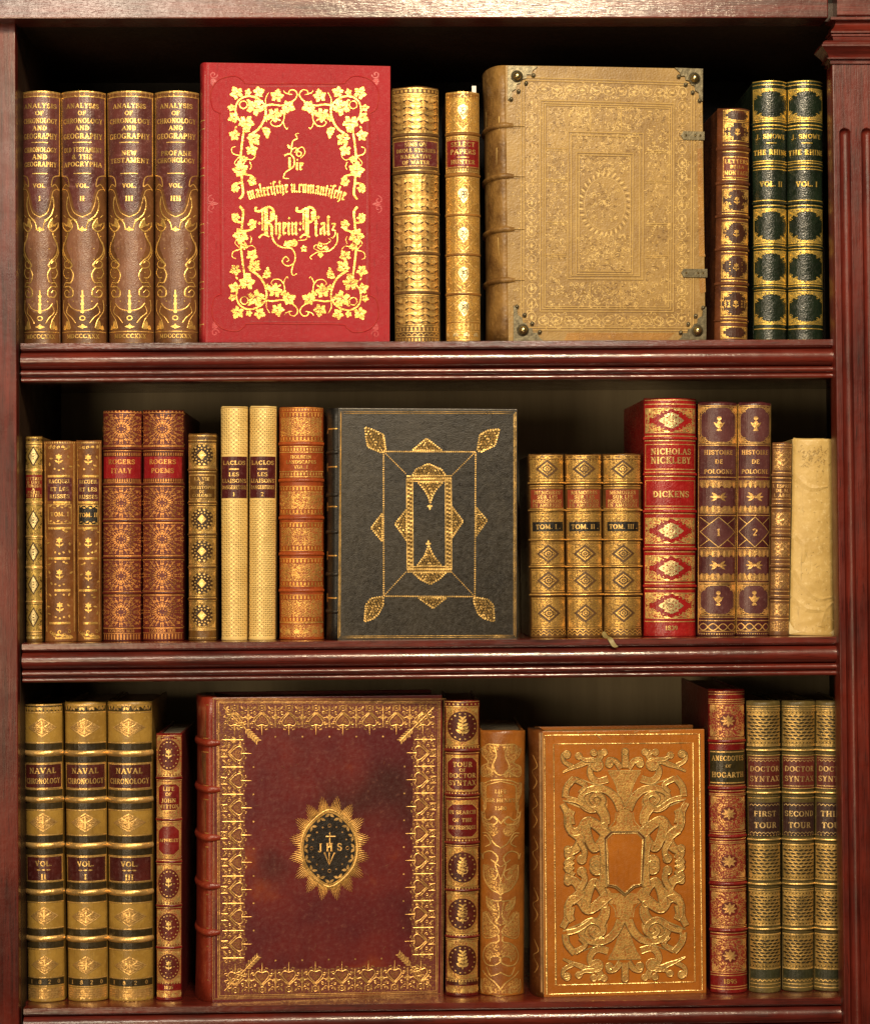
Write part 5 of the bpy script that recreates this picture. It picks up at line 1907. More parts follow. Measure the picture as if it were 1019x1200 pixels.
def draw_hist(v):
    def d(a, hw):
        for y0, y1 in ((476, 519.5), (686, 722)):
            a.poly(octagon(-hw * .84, y0 + 1, hw * .84, y1 - 1, 9), 2, 0)
            cornerpieces(a, -hw * .9, y0, hw * .9, y1, 7.5, 1, 2)
            a.line(octagon(-hw * .84, y0 + 1, hw * .84, y1 - 1, 9), .7, 5, 1, closed=True)
            a.frame(-hw * .93, y0 - 1, hw * .93, y1 + 1, .8, 5, 1)
        urn(a, 0, 497, 5.2)
        urn(a, 0, 702.5, 5.2)
        for y0, y1 in ((563, 602.5), (644.5, 682)):
            a.rect(-hw * .74, y0 + 9, hw * .74, y1 - 8, 2, 0)
            for yy, sg in ((y0, 1), (y1, -1)):
                n = 7
                pts = [(-hw * .9, yy)]
                for j in range(n * 2 + 1):
                    pts.append((-hw * .9 + 1.8 * hw * j / (n * 2), yy + sg * (9.5 if j % 2 else 6.5 + (j % 4))))
                pts.append((hw * .9, yy))
                a.poly(pts, 4, 1)
                for j in range(n):
                    x = -hw * .9 + 1.8 * hw * (j + .5) / n
                    a.leaf(x, yy + sg * 1, sg * pi / 2, 8.5, 2.6, 1, 2)
            cy = (y0 + y1) / 2
            for sx in (-1, 1):
                for t in (-.7, 0, .7):
                    a.leaf(sx * 1.0, cy, (0 if sx > 0 else pi) + t, 8, 2.6, 1, 3)
            a.disc(0, cy, 1.7, 1, 3)
        rules(a, hw, (522, 559.5, 604.6, 642.8, 684, 724.6, 728.5, 741), .9, 1, k=.94)
        a.poly([(0, 606.5), (hw * .85, 624), (0, 642), (-hw * .85, 624)], 2, 0)
        a.line([(0, 606.5), (hw * .85, 624), (0, 642), (-hw * .85, 624)], .8, 5, 2, closed=True)
        a.push(0, 624)
        a.mir4(lambda b: b.line([(-hw * .85, -17), (-hw * .4, -9)], .8, 5, 2))
        a.pop()
        a.text(v, 0, 624.5, 8, None, 1, 3, 1.2)
        a.rect(-hw * .85, 526, hw * .85, 556, 2, 0)
        for t, y in (('HISTOIRE', 530.3), ('DE', 541.3), ('POLOGNE', 553)):
            a.text(t, 0, y, 5, hw * 1.45, 1, 3)
        waves(a, hw, 736, 4, 4, 1.1, 1)
        a.push(0, 736)
        a.xf.append((1, 0, 0, 0, -1, 0))
        waves(a, hw, 0, 4, 4, 1.1, 5)
        a.pop(); a.pop()
        teeth(a, hw, 743.2, 745.6, 16, 5, 2)
        a.mir(lambda b: b.rect(-hw * .985, 473, -hw * .945, 744, 5, 1))
    return d


HM = [HIS_L, gilt((.88, .56, .22), .38, (.25, .1, .05), .3), HIS_P, GOLD, stipple((0.66, 0.42, 0.15), (0.15, 0.06, 0.03), 750, .40, .53), DULLG]
for q, v, lab in (((819, 865, 470.6, 819, 862.8, 747), '1', 'purple-brown gilt spine numbered 1, right of the bright red spine'), ((866, 904.6, 470.8, 863.8, 902.2, 746.8), '2', 'purple-brown gilt spine numbered 2, beside a thin short brown one')):
    spine_book(1, q, lab, 'pair of purple-brown history volumes', HM, draw_hist(v), A=44, depth=.15, head=.0014)


def draw_thinb(a, hw):
    for y0, y1 in ((526, 551), (600, 617), (634, 653), (671, 690), (707, 722)):
        cy = (y0 + y1) / 2
        a.rect(-hw * .86, y0, hw * .86, y1, 4, 0)
        foliage(a, hw * .9, y0, y1, 11, 8, 1, 2, .9)
        a.line([(0, cy - 7), (6, cy), (0, cy + 7), (-6, cy)], 1.2, 1, 3, closed=True)
        a.disc(0, cy, 2, 1, 3)
        a.line([(-6, cy + 6), (6, cy - 6)], 1, 1, 3)
    rules(a, hw, (521, 524, 554, 560, 565, 585, 590, 596, 620, 625, 631, 656, 661, 667, 693, 698, 704, 725), 1.0, 1, k=.9)
    a.rect(-hw * .86, 728, hw * .86, 740, 4, 0)
    foliage(a, hw * .9, 728, 740, 5, 6, 1, 2, .8)
    for t, y in (('L ESPRIT', 569.5), ('DE M.', 575), ('L ABBE', 580.6)):
        a.text(t, 0, y, 3.8, hw * 1.6, 1, 3)


spine_book(1, (906, 929.2, 518.4, 902.2, 925.2, 745.4), 'thin short brown gilt spine between the purple pair and the plain vellum spine', None,
           [leather((0.22, 0.105, 0.045), (0.12, 0.055, 0.026), .36), gilt((.95, .62, .28), .36, (.25, .12, .06), .3), leather((.1, .05, .02)), GOLD, stipple((0.62, 0.38, 0.15), (0.15, 0.065, 0.03), 650, .42, .54)], draw_thinb,
           bands=[(557, 3.4), (592.6, 3.4), (627.6, 3.4), (663.6, 3.4), (700.6, 3.4)], A=52, depth=.12)

# ---- limp vellum
VEL = leather((0.67, 0.50, 0.215), (0.50, 0.35, 0.13), 0.40, 0.6, (0.82, 0.68, 0.38), .45, 130, 15)
VEL_D = leather((0.34, 0.23, 0.085), (0.26, 0.17, 0.06), .5, .3)


def draw_vellum(a, hw):
    rd = random.Random(8)
    for k in range(70):
        x, y = rd.gauss(0, hw * .33), rd.gauss(535, 7)
        if abs(x) < hw * .8:
            a.spiral(x, y, rd.uniform(.7, 2), rd.uniform(0, 6), .8, .4, 2, 0, n=6)
    for pts in ([(-20, 668), (-8, 690), (6, 702), (22, 700)], [(-22, 700), (-6, 714), (10, 716), (24, 728)], [(-18, 560), (-4, 572), (16, 570)], [(-23, 625), (-10, 640), (-12, 660)], [(8, 735), (14, 715), (24, 706)]):
        a.curve(pts, 12, 0, -1.3, 3, ridge=.0006)
    for k in range(40):
        x, y = rd.uniform(-hw * .8, hw * .8), rd.uniform(520, 740)
        a.line([(x, y), (x + rd.uniform(-3, 3), y + rd.uniform(-4, 4))], .35, 2, 1, w1=.1)
    for k in range(22):
        x, y = rd.uniform(-hw * .8, hw * .8), rd.uniform(520, 740)
        a.disc(x, y, rd.uniform(.3, .7), 2, 0, 6)


def vellum_tail(root, sp, mapf, w, h, sag):
    # turned-up lip of the vellum at the foot
    bm = bmesh.new()
    pr = [(-26.5, 727), (-24, 732), (-20, 738.5), (-12, 741.5), (4, 742.6), (20, 741.4), (25, 738), (25, 745.2), (-27, 745.2)]
    vs = [bm.verts.new(mapf(u, v, .0007 if v < 745 else .0016)) for u, v in pr]
    bm.faces.new(vs)
    bm_obj('turned_edge', bm, [leather((0.74, 0.62, 0.36), (0.62, 0.48, 0.22), .42, .2)], sp)


spine_book(1, (930.4, 978.6, 513.4, 925.8, 978.2, 745.6), 'plain cream vellum spine, undecorated, at the right end of the middle shelf', None, [VEL, GOLD, VEL_D], draw_vellum, A=29, depth=.15, rz=R(-1.5), head=.001, extra=vellum_tail)

# ================================================================== BOTTOM SHELF
OLIVE = leather((0.43, 0.275, 0.068), (0.32, 0.195, 0.046), .36, .3, (.50, .34, .10), .5)
DK_BAND = leather((0.060, 0.043, 0.018), (0.035, 0.025, 0.011), .34, .3)
NAV_R = leather((0.115, 0.026, 0.022), (0.07, 0.015, 0.014), .30, .25, (.19, .08, .075), .6)


def lozenge(a, y, rx=15, ry=10.5):
    o = [(-rx, y), (0, y - ry), (rx, y), (0, y + ry)]
    a.poly(o, 4, 1)
    a.line(o, 1.3, 1, 2, closed=True)
    a.line([(-rx * .62, y), (rx * .62, y)], 1.1, 1, 3)
    a.line([(0, y - ry * .72), (0, y + ry * .72)], 1.6, 1, 3)
    a.push(0, y)
    a.mir4(lambda b: (b.leaf(-1.2, -.8, pi + .62, 8, 2.6, 1, 3), b.line([(-rx * .72, -.6), (-1, -ry * .62)], .7, 1, 3)))
    a.pop()


def draw_naval(a, hw):
    a.rect(-hw * .96, 827.5, hw * .96, 834, 2, 0)
    leafrow(a, hw, 831, 9, 4.4, 1, 2)
    rules(a, hw, (826.4, 835.4), 1.1, 1)
    for y in (853, 965, 1075.6, 1133):
        lozenge(a, y, hw * .63, 10.4)
    for y in (883.5, 938.5, 992.5, 1047.5, 1102.5):
        a.rect(-hw * .97, y - 11.5, hw * .97, y - 3.6, 2, 0)
        a.rect(-hw * .97, y + 3.6, hw * .97, y + 11, 2, 0)
        rules(a, hw, (y - 12.6, y + 12), 1.0, 1)
    a.rect(-hw * .96, 1149, hw * .96, 1157, 2, 0)
    for k, c in enumerate('1820'):
        a.text(c, -hw * .66 + k * hw * .44, 1153, 4.6, None, 1, 3)
    rules(a, hw, (1148, 1158, 1160.4, 1166.4, 1168.4, 1174.6), .9, 1)
    a.rect(-hw * .96, 1160.6, hw * .96, 1174, 4, 0)
    leafrow(a, hw, 1163.2, 10, 4, 1, 2)
    leafrow(a, hw, 1171.4, 10, 4, 1, 2)


NAV_M = [OLIVE, gilt((1.0, 0.68, 0.28), .34, (.4, .2, .06), .2), DK_BAND, GOLDP, stipple((0.80, 0.50, 0.17), (0.26, 0.14, 0.04), 800, .40, .52), DULLG]
for q, v, lab in (((26.7, 71.6, 826, 31.5, 74, 1177), 'II', 'olive-tan spine with dark bands lettered VOL. II, leftmost on the bottom shelf'),
                  ((74, 122.8, 823.2, 78.6, 124.3, 1175.6), 'I', 'olive-tan spine with dark bands lettered VOL. I, middle of its three'),
                  ((124.8, 177.2, 822.6, 126.6, 177.8, 1174.6), 'III', 'olive-tan spine with dark bands lettered VOL. III, right one of its three')):
    hw_ = (q[1] - q[0] + q[4] - q[3]) / 4
    spine_book(2, q, lab, 'three olive-tan naval volumes on the bottom shelf', NAV_M, draw_naval,
               labels=[dict(box=(-hw_ * .93, 895.6, hw_ * .93, 925.4), mats=[NAV_R, GOLDP], edge=.9, lines=[('NAVAL', 904, 6.2), ('CHRONOLOGY', 916.2, 6)]),
                       dict(box=(-hw_ * .93, 1004.8, hw_ * .93, 1035), mats=[NAV_R, GOLDP], edge=.9, lines=[('VOL.', 1013.6, 5.8), (v, 1029, 6)],
                            draw=lambda la: [la.leaf(x - 2.2, 1021, 0, 4.4, 1.8, 1, 4) for x in (-5, 0, 5)])],
               bands=[(y, 7.0, (1, 1, 1, 1)) for y in (883.5, 938.5, 992.5, 1047.5, 1102.5)], A=47, depth=.16, band_h=.0016)

# ---- red Mytton
MYT_L = leather((0.24, 0.020, 0.018), (0.15, 0.011, 0.011), .30, .25, None, .55)


def draw_myt(a, hw):
    for y0, y1 in ((862, 908), (1014, 1058), (1066, 1107), (1114, 1152)):
        cy = (y0 + y1) / 2
        a.rect(-hw * .93, y0, hw * .93, y1, 4, 0)
        cornerpieces(a, -hw * .9, y0 + 1, hw * .9, y1 - 1, 5, 1, 2)
        a.disc(0, cy, hw * .8, 2, 1, 18, (y1 - y0) * .40)
        for k in range(18):
            t = 2 * pi * k / 18
            a.disc(hw * .66 * cos(t), cy + (y1 - y0) * .33 * sin(t), .85, 1, 2, 6)
        flower(a, 0, cy - 2, 6, 1, 2)
        for k in range(6):
            a.disc(hw * .38 * cos(k * 1.05), cy + 8 * sin(k * 1.05), .7, 1, 2, 6)
        teeth(a, hw, y1 - 1, y1 + 1.2, 9, 1, 2)
    a.rect(-hw * .93, 916, hw * .93, 958, 4, 0)
    a.rect(-hw * .93, 964, hw * .93, 1007, 4, 0)
    rules(a, hw, (910, 914.6, 959, 963, 1008.6, 1012.6, 1060, 1064, 1109, 1113), .8, 1)
    a.text('1835', 0, 1157, 3.6, hw, 1, 3)
    a.rect(-hw * .93, 1161, hw * .93, 1171, 4, 0)
    leafrow(a, hw, 1166, 6, 6, 1, 2)


spine_book(2, (182, 212.4, 860, 183, 212.1, 1172.4), 'narrow red spine with gold ovals, lettered LIFE OF JOHN MYTTON', None,
           [MYT_L, gilt((1.0, .72, .30), .34, (.5, .15, .04), .2), leather((.17, .022, .015)), GOLDP, stipple((0.95, 0.62, 0.22), (0.24, 0.03, 0.018), 760, .38, .50), GOLD], draw_myt,
           labels=[dict(box=(-11.5, 919, 11.5, 950), oct=4, mats=[MYT_L, GOLDP], lines=[('LIFE', 924.6, 4.4), ('OF', 931, 3.8), ('JOHN', 938.2, 4.4), ('MYTTON', 945.2, 4.2)]),
                   dict(box=(-11.5, 968, 11.5, 1002), oct=6, mats=[MYT_L, GOLDP], lines=[('APPERLEY', 985, 3.6)])],
           bands=[(912.3, 3), (961, 3), (1010.6, 3), (1062, 3), (1111, 3)], A=38, depth=.16, band_h=.0008, pages=PAGES, cover=leather((0.20, 0.012, 0.012), (0.13, 0.008, 0.008), .4, .2))

# ---- the great cover with the sunburst
IHS = leather((0.155, 0.022, 0.020), (0.100, 0.014, 0.016), .32, .5, (.21, .045, .026), .55, 500, 13)
m_, nt_, b_ = new_mat('stained_leather')
co_ = coords(nt_)
nA, nB, nC = noise(nt_, co_, 11, 4, .6), noise(nt_, co_, 230, 4, .65), noise(nt_, co_, 7.5, 2, .5)
cA = mixc(nt_, ramp(nt_, nA, .38, .62), (0.084, 0.0105, 0.0135), (0.130, 0.016, 0.014))
cA = mixc(nt_, ramp(nt_, nA, .58, .70), cA, (0.20, 0.038, 0.010))
cA = mixc(nt_, ramp(nt_, nC, .60, .72, 0, .75), cA, (0.030, 0.010, 0.009))
cA = mixc(nt_, ramp(nt_, nB, .58, .74, 0, .5), cA, (0.17, 0.045, 0.026))
nt_.links.new(cA, b_.inputs['Base Color'])
nt_.links.new(ramp(nt_, nB, .3, .7, .26, .46), b_.inputs['Roughness'])
b_.inputs['Specular IOR Level'].default_value = .55
bump(nt_, b_, nB, .35, .0008)
IHS = m_
IHS_E = leather((0.30, 0.050, 0.022), (0.22, 0.03, 0.016), .36, .4, (.42, .11, .05), .5)
IHS_S = leather((0.15, 0.050, 0.022), (0.085, 0.026, 0.014), .38, .5, (.24, .085, .03), .5, 300, 60)
IHS_B = leather((0.030, 0.022, 0.016), (0.02, 0.014, 0.01), .4, .4)


def draw_ihs(a):
    a.rd = .00022
    # the border motif drawn along x, growing inwards along +y
    def unit(b):
        b.curve([(0, 13), (-6, 19), (-8.2, 24), (-5, 27.5), (0, 26), (5, 27.5), (8.2, 24), (6, 19), (0, 13)], 1.1, 1, 2, sub=3)
        b.blob([(0, 16), (-4.5, 21), (-5, 24.5), (0, 24), (5, 24.5), (4.5, 21)], 4, 1)
        b.line([(0, 26), (0, 38)], 1.7, 1, 2, w1=.7)
        for x, y in ((-4.4, 31.5), (4.4, 31.5), (-2.8, 29.4), (2.8, 29.4)):
            b.disc(x, y, .8, 1, 2, 6)
        b.line([(0, 12), (-9, 18), (-13, 17)], .9, 1, 2)
        b.line([(0, 12), (9, 18), (13, 17)], .9, 1, 2)
        b.ring(0, 6.5, 3.2, .8, 1, 2, 10)
        b.disc(0, 6.5, 1.2, 1, 2, 6)
        b.line([(-4, 2.6), (-4, 10)], .9, 1, 2); b.line([(4, 2.6), (4, 10)], .9, 1, 2)
        for sx in (-1, 1):
            b.spiral(sx * 10.5, 24, 2.6, 0, sx, .9, 1, 2, n=8)
            b.spiral(sx * 8.2, 12, 2.2, 1, -sx, .9, 1, 2, n=8)
            b.leaf(sx * 7, 4, pi / 2 - sx * .6, 5, 2, 1, 2)
            b.disc(sx * 6, 31, .8, 1, 2, 6); b.disc(sx * 11.5, 29, .8, 1, 2, 6)
            b.curve([(sx * 1, 11), (sx * 4.5, 14.5), (sx * 10, 20)], 1.0, 1, 2, sub=2)

    def fleur(b):
        b.line([(0, 4), (0, 28)], 1.1, 1, 2)
        b.leaf(0, 20, -pi / 2 - .7, 6, 2.6, 1, 2)
        b.leaf(0, 20, -pi / 2 + .7, 6, 2.6, 1, 2)
        b.disc(0, 15, 1.7, 1, 2)
        for x, y in ((-5, 24.5), (-2.6, 24.8), (2.6, 24.8), (5, 24.5), (0, 28)):
            b.disc(x, y, .9, 1, 2, 6)
        b.spiral(-3.6, 7.4, 2.8, 0, 1, .8, 1, 2, n=8)
        b.spiral(3.6, 7.4, 2.8, pi, -1, .8, 1, 2, n=8)
        b.disc(-3.6, 12.2, .8, 1, 2, 6); b.disc(3.6, 12.2, .8, 1, 2, 6)
        b.disc(0, 40, 1.1, 1, 2, 6)

    X0, X1, Y0, Y1 = 257, 513, 822.5, 1163
    a.rect(X0, Y0, X1, Y0 + 30, 5, 0)
    a.rect(X0, Y1 - 30, X1, Y1, 5, 0)
    a.rect(X0, Y0 + 30, X0 + 30, Y1 - 30, 5, 0)
    a.rect(X1 - 30, Y0 + 30, X1, Y1 - 30, 5, 0)
    for d in (0, 1.8):
        a.frame(X0 - d, Y0 - d, X1 + d, Y1 + d, .7, 1, 1)
    for d in (-6, -8):
        a.frame(X0 + d, Y0 + d * .6, X1 - d, Y1 - d * .5, .5, 3, 1)
    nx, ny = 8, 10
    px, py = (X1 - X0 - 6) / nx, (Y1 - Y0 - 24) / ny
    for k in range(nx):
        x = X0 + 3 + px * (k + .5)
        for (ty, rt) in ((Y0, 0), (Y1, pi)):
            a.push(x, ty, rt)
            unit(a)
            a.pop()
            if k:
                a.push(x - px / 2, ty, rt)
                fleur(a)
                a.pop()
    for k in range(ny):
        y = Y0 + 12 + py * (k + .5)
        for (tx, rt) in ((X0, -pi / 2), (X1, pi / 2)):
            if 0 < k < ny - 1:
                a.push(tx, y, rt)
                unit(a)
                a.pop()
            if k:
                a.push(tx, y - py / 2, rt)
                fleur(a)
                a.pop()
    for cx, cy, an in ((X0 + 30, Y0 + 30, pi / 4), (X1 - 30, Y0 + 30, 3 * pi / 4), (X0 + 30, Y1 - 30, -pi / 4), (X1 - 30, Y1 - 30, -3 * pi / 4)):
        a.push(cx, cy, an)
        a.line([(-34, 0), (22, 0)], 1.2, 1, 2)
        for k in range(6):
            a.leaf(2 + k * 3.4, 0, .7, 6, 2, 1, 2)
            a.leaf(2 + k * 3.4, 0, -.7, 6, 2, 1, 2)
        for k in range(4):
            a.ring(-26 + k * 7, 0, 3.2, .9, 1, 2, 9)
            a.disc(-26 + k * 7, 6, 1, 1, 2, 6); a.disc(-26 + k * 7, -6, 1, 1, 2, 6)
        a.pop()
    # sunburst
    cx, cy = 385.5, 993
    for k in range(16):
        t0 = 2 * pi * (k + .5) / 16
        for j in range(-4, 5):
            t = t0 + j * .0425
            l = 1.0 - abs(j) ** 1.3 * .034
            rx, ry = 33, 44
            ex, ey = 48 * l, 62 * l
            a.line([(cx + rx * cos(t), cy + ry * sin(t)), (cx + ex * cos(t), cy + ey * sin(t))], 1.55, 6, 1, w1=.55)
            a.line([(cx + rx * cos(t), cy + ry * sin(t)), (cx + ex * .97 * cos(t), cy + ey * .97 * sin(t))], .5, 1, 2, w1=.25)
    mand = lambda s: [(cx + s * x, cy + s * y) for x, y in smooth([(0, -45), (16, -36), (29, -20), (33, 0), (29, 20), (16, 36), (0, 45), (-16, 36), (-29, 20), (-33, 0), (-29, -20), (-16, -36)], 4, True)[:-1]]
    a.poly(mand(1.04), 6, 3)
    a.line(mand(1.0), 1.6, 1, 4, closed=True)
    a.poly(mand(.92), 2, 4)
    pts = mand(.92)
    for k in range(0, 48, 3):
        p, q = pts[k], (cx + (pts[k][0] - cx) * .78, cy + (pts[k][1] - cy) * .80)
        an = atan2(p[1] - cy, p[0] - cx)
        a.leaf(p[0] - 1 * cos(an), p[1] - sin(an), an + pi + .9, 6.5, 3.2, 1, 5)
        a.leaf(p[0] - 1 * cos(an), p[1] - sin(an), an + pi - .9, 6.5, 3.2, 1, 5)
    for k in range(16):
        t = 2 * pi * k / 16
        x, y = cx + 21 * cos(t), cy + 26.5 * sin(t)
        if k % 4 == 0:
            a.ring(x, y, 1.9, .7, 3, 5, 9)
        else:
            a.disc(x, y, 1.1, 3, 5, 6)
    T = lambda x, y: (cx + (x - 472) / 7.74, cy + (y - 600) / 7.74)
    a.text('J', *T(388, 590), 8.4, None, 1, 6)
    a.text('H', *T(472, 590), 9, None, 1, 6)
    a.text('S', *T(562, 588), 8.4, None, 1, 6)
    a.line([T(475, 455), T(475, 590)], 1.5, 1, 7)
    a.line([T(436, 494), T(526, 494)], 1.5, 1, 7)
    for x in (428, 470, 518):
        a.line([T(x, 640), T(470, 752)], 1.5, 1, 6, w1=.7)
        p = T(x, 645)
        a.disc(p[0], p[1], 1.2, 1, 7)
    # rubs and scratches
    rd = random.Random(4)
    for k in range(26):
        x, y, t = rd.uniform(300, 470), rd.uniform(870, 1120), rd.uniform(0, 3)
        l = rd.uniform(1.5, 6)
        a.line([(x, y), (x + l * cos(t), y + l * sin(t))], .5, 7, 0, w1=.2)


def ihs_spine(a):
    for y in (845, 900, 955, 1010, 1065, 1125):
        a.rect(.12, y - 18, .80, y + 18, 4, 1)
        a.rect(.06, y - 20, .86, y - 19, 1, 1)
        a.rect(.06, y + 19, .86, y + 20, 1, 1)


IM = [IHS, gilt((1.0, .64, .24), .36, (.4, .15, .05), .25), IHS_B, gilt((.66, .40, .17), .42, (.2, .06, .03), .4), stipple((0.55, 0.29, 0.09), (0.16, 0.03, 0.02), 760, .45, .56), stipple((0.50, 0.24, 0.085), (0.115, 0.020, 0.015), 640, .54, .60), gilt((.86, .54, .18), .40, (.3, .12, .04), .35), leather((.34, .16, .09))]
cover_book(2, (248.5, 817, 516.8, 813.6, 247, 1170, 521, 1167.4), 'large dark red leather cover with lacy gilt border and a black sunburst medallion', IM, draw_ihs,
           rot=6.5, T=.085, sag=.013, yf=-.008, board=.005, spine_draw=ihs_spine, spine_mats=[IHS_E, GOLD, IHS_B, GOLD, stipple((0.40, 0.22, 0.07), (0.12, 0.035, 0.018), 500, .45, .58)],
           bands=(870, 924, 980, 1036, 1090), band_t=.008, band_h=.003, pages=PAGESG, tail=.12)

# ---- Doctor Syntax in red
TOU_L = leather((0.185, 0.018, 0.016), (0.115, 0.010, 0.010), .30, .25, None, .55)


def draw_tour(a, hw):
    for y0, y1 in ((829, 874), (994, 1039), (1048, 1094), (1103, 1147)):
        cy = (y0 + y1) / 2
        a.rect(-hw * .90, y0, hw * .90, y1, 4, 0)
        cornerpieces(a, -hw * .88, y0 + 1, hw * .88, y1 - 1, 6, 1, 2)
        foliage(a, hw * .88, y0, y1, int(y0), 9, 1, 2, .9, lambda x, y: x * x + y * y > 1.0)
        wreath(a, cy, hw * .80, (y1 - y0) * .40, 16, int(y0), 1, 2, 1)
        rules(a, hw, (y0 - .8, y1 + .8), .9, 1, .92)
        teeth(a, hw, y1 + 1.4, y1 + 3.4, 11, 1, 2)
    for y0, y1 in ((885, 928), (938, 983)):
        a.rect(-hw * .90, y0, hw * .90, y1, 4, 0)
        teeth(a, hw, y1 + 1, y1 + 3, 11, 1, 2)
    rules(a, hw, (882.8, 935, 991, 1045.8, 1100.4, 822.6), .8, 1, .92)
    a.rect(-hw * .90, 1149, hw * .90, 1153.6, 2, 0)
    a.text('1812', 0, 1151.2, 3.4, hw, 1, 3)
    a.rect(-hw * .90, 1155, hw * .90, 1166.4, 4, 0)
    leafrow(a, hw, 1160.6, 8, 7, 1, 2)
    dots(a, hw, 825.6, 9, 1.1, 1, 2)


spine_book(2, (520.8, 561.6, 821, 522.8, 560.8, 1167.6), 'red gilt spine lettered TOUR OF DOCTOR SYNTAX, right of the sunburst cover', None,
           [TOU_L, gilt((1.0, .70, .26), .34, (.45, .15, .04), .2), leather((.12, .02, .012)), GOLDP, stipple((0.90, 0.57, 0.17), (0.20, 0.035, 0.015), 720, .38, .50), GOLD], draw_tour,
           labels=[dict(box=(-16, 888, 16, 926), oct=6, mats=[TOU_L, GOLDP], lines=[('TOUR', 896, 5.6), ('OF', 902.6, 3.8), ('DOCTOR', 909, 5.2), ('SYNTAX', 917.6, 5.6)]),
                   dict(box=(-16, 942.5, 16, 981), oct=6, mats=[TOU_L, GOLDP], lines=[('IN SEARCH', 952, 4.2), ('OF THE', 961, 4.2), ('PICTURESQUE', 969.8, 4.2)])],
           bands=[(879.6, 3.6), (932, 3.6), (988.2, 3.6), (1043.6, 3.4), (1098, 3.4)], A=46, depth=.16, band_h=.0011)

# ---- tan life with strapwork
LIF_L = leather((0.40, 0.155, 0.028), (0.27, 0.098, 0.019), .36, .35, (.44, .2, .05), .5)
STR = stipple((1.05, 0.64, 0.20), (0.22, 0.075, 0.013), 640, .48, .53)


def draw_life(a, hw):
    def z(p, top=True):
        if top:
            return [((510 + x / 6.314) - 588.3, 810 + y / 6.314) for x, y in p]
        return [((510 + x / 6.0) - 588.3, 980 + y / 6.0) for x, y in p]

    def half(b):
        c = lambda p, w=.9, t=True: b.curve(z(p, t), w * 1.35, 1, 2)
        f = lambda p, t=True: b.blob(z(p, t), 4, 1)
        # head: lyre scrolls
        f([(400, 395), (470, 400), (452, 470), (440, 560), (470, 630), (430, 640), (380, 640), (345, 600), (350, 560), (400, 540), (360, 470), (345, 430)])
        c([(485, 400), (405, 395), (380, 420), (390, 460), (350, 430), (362, 480), (405, 530), (360, 560), (345, 610), (370, 640), (430, 600), (400, 570)])
        c([(440, 410), (455, 480), (430, 560), (455, 610), (485, 625)], .8)
        # cartouche
        c([(485, 655), (420, 665), (370, 690), (345, 690), (346, 760), (372, 830), (370, 900), (350, 920), (400, 960), (440, 930), (485, 985)], 1.0)
        c([(485, 668), (420, 690), (385, 720), (385, 880), (365, 850), (380, 940)], .8)
        f([(346, 690), (385, 700), (388, 860), (372, 900), (372, 830), (346, 770)])
        c([(350, 900), (372, 980), (440, 990), (460, 960), (430, 930)], 1.0)
        f([(350, 910), (400, 970), (440, 990), (470, 1040), (440, 1080), (400, 1050), (360, 1000)])
        c([(360, 1060), (400, 1060), (440, 1130), (485, 1165)], 1.0)
        c([(380, 1160), (420, 1130), (390, 1080), (368, 1080)], .9)
        # lower half
        c([(330, 130), (345, 170), (350, 130), (400, 110), (440, 150), (430, 190), (400, 170)], 1.0, False)
        f([(350, 210), (400, 220), (430, 300), (460, 390), (430, 400), (370, 350), (350, 290)], False)
        c([(350, 210), (352, 300), (400, 380), (440, 400), (462, 420)], 1.0, False)
        c([(390, 280), (420, 310), (440, 260), (400, 230)], .9, False)
        c([(455, 220), (425, 200), (462, 330), (462, 400)], .8, False)
        c([(370, 430), (380, 490), (430, 525), (400, 460), (450, 460), (462, 430)], 1.1, False)
        f([(370, 440), (400, 450), (430, 500), (450, 600), (430, 620), (400, 540), (370, 500)], False)
        c([(440, 470), (450, 560), (430, 610), (462, 630)], .9, False)
        f([(345, 560), (380, 540), (430, 620), (440, 690), (400, 710), (350, 700)], False)
        c([(345, 550), (342, 700), (380, 725), (445, 690), (440, 650), (400, 610), (370, 560), (345, 550)], .9, False)
        c([(445, 700), (445, 745), (400, 760), (360, 800), (345, 860), (370, 910), (420, 915), (462, 880), (440, 850), (400, 860), (395, 890)], 1.0, False)
        f([(380, 780), (440, 760), (455, 840), (420, 850), (380, 880), (360, 850)], False)
        c([(340, 960), (380, 1000), (430, 1040), (462, 1090)], 1.0, False)
        c([(370, 930), (400, 990), (462, 960)], .9, False)
        f([(350, 1010), (400, 1030), (450, 1090), (440, 1120), (370, 1120), (330, 1080)], False)
        c([(330, 1020), (325, 1080), (350, 1120), (400, 1110), (395, 1070), (360, 1070)], 1.0, False)
        c([(400, 1120), (462, 1125)], 1.2, False)
    a.mir(half, -2.0)
    for t, y, h in (('LIFE', 928, 4.4), ('OF', 933, 3), ('SIR HENRY', 938.4, 4.2), ('1580', 947.6, 4.4)):
        a.text(t, -2, y, h, hw * 1.1, 1, 3)


LM = [LIF_L, gilt((1.0, .68, .26), .36, (.45, .2, .05), .25), leather((.24, .09, .016)), GOLD, STR, DULLG]
spine_book(2, (561.8, 615.2, 857, 562.8, 614.2, 1168.2), 'tan calf spine with gilt strapwork scrolls, left of the matching tan cover', None, LM, draw_life, A=50, depth=.18, rz=R(-.5))

# ---- tan strapwork cover
TANC = leather((0.47, 0.178, 0.024), (0.39, 0.140, 0.018), .36, .3, (.45, .19, .034), .5, 900, 15)
TANC_D = leather((0.17, 0.060, 0.013), (0.12, 0.04, 0.010), .4, .4, (.30, .13, .035))


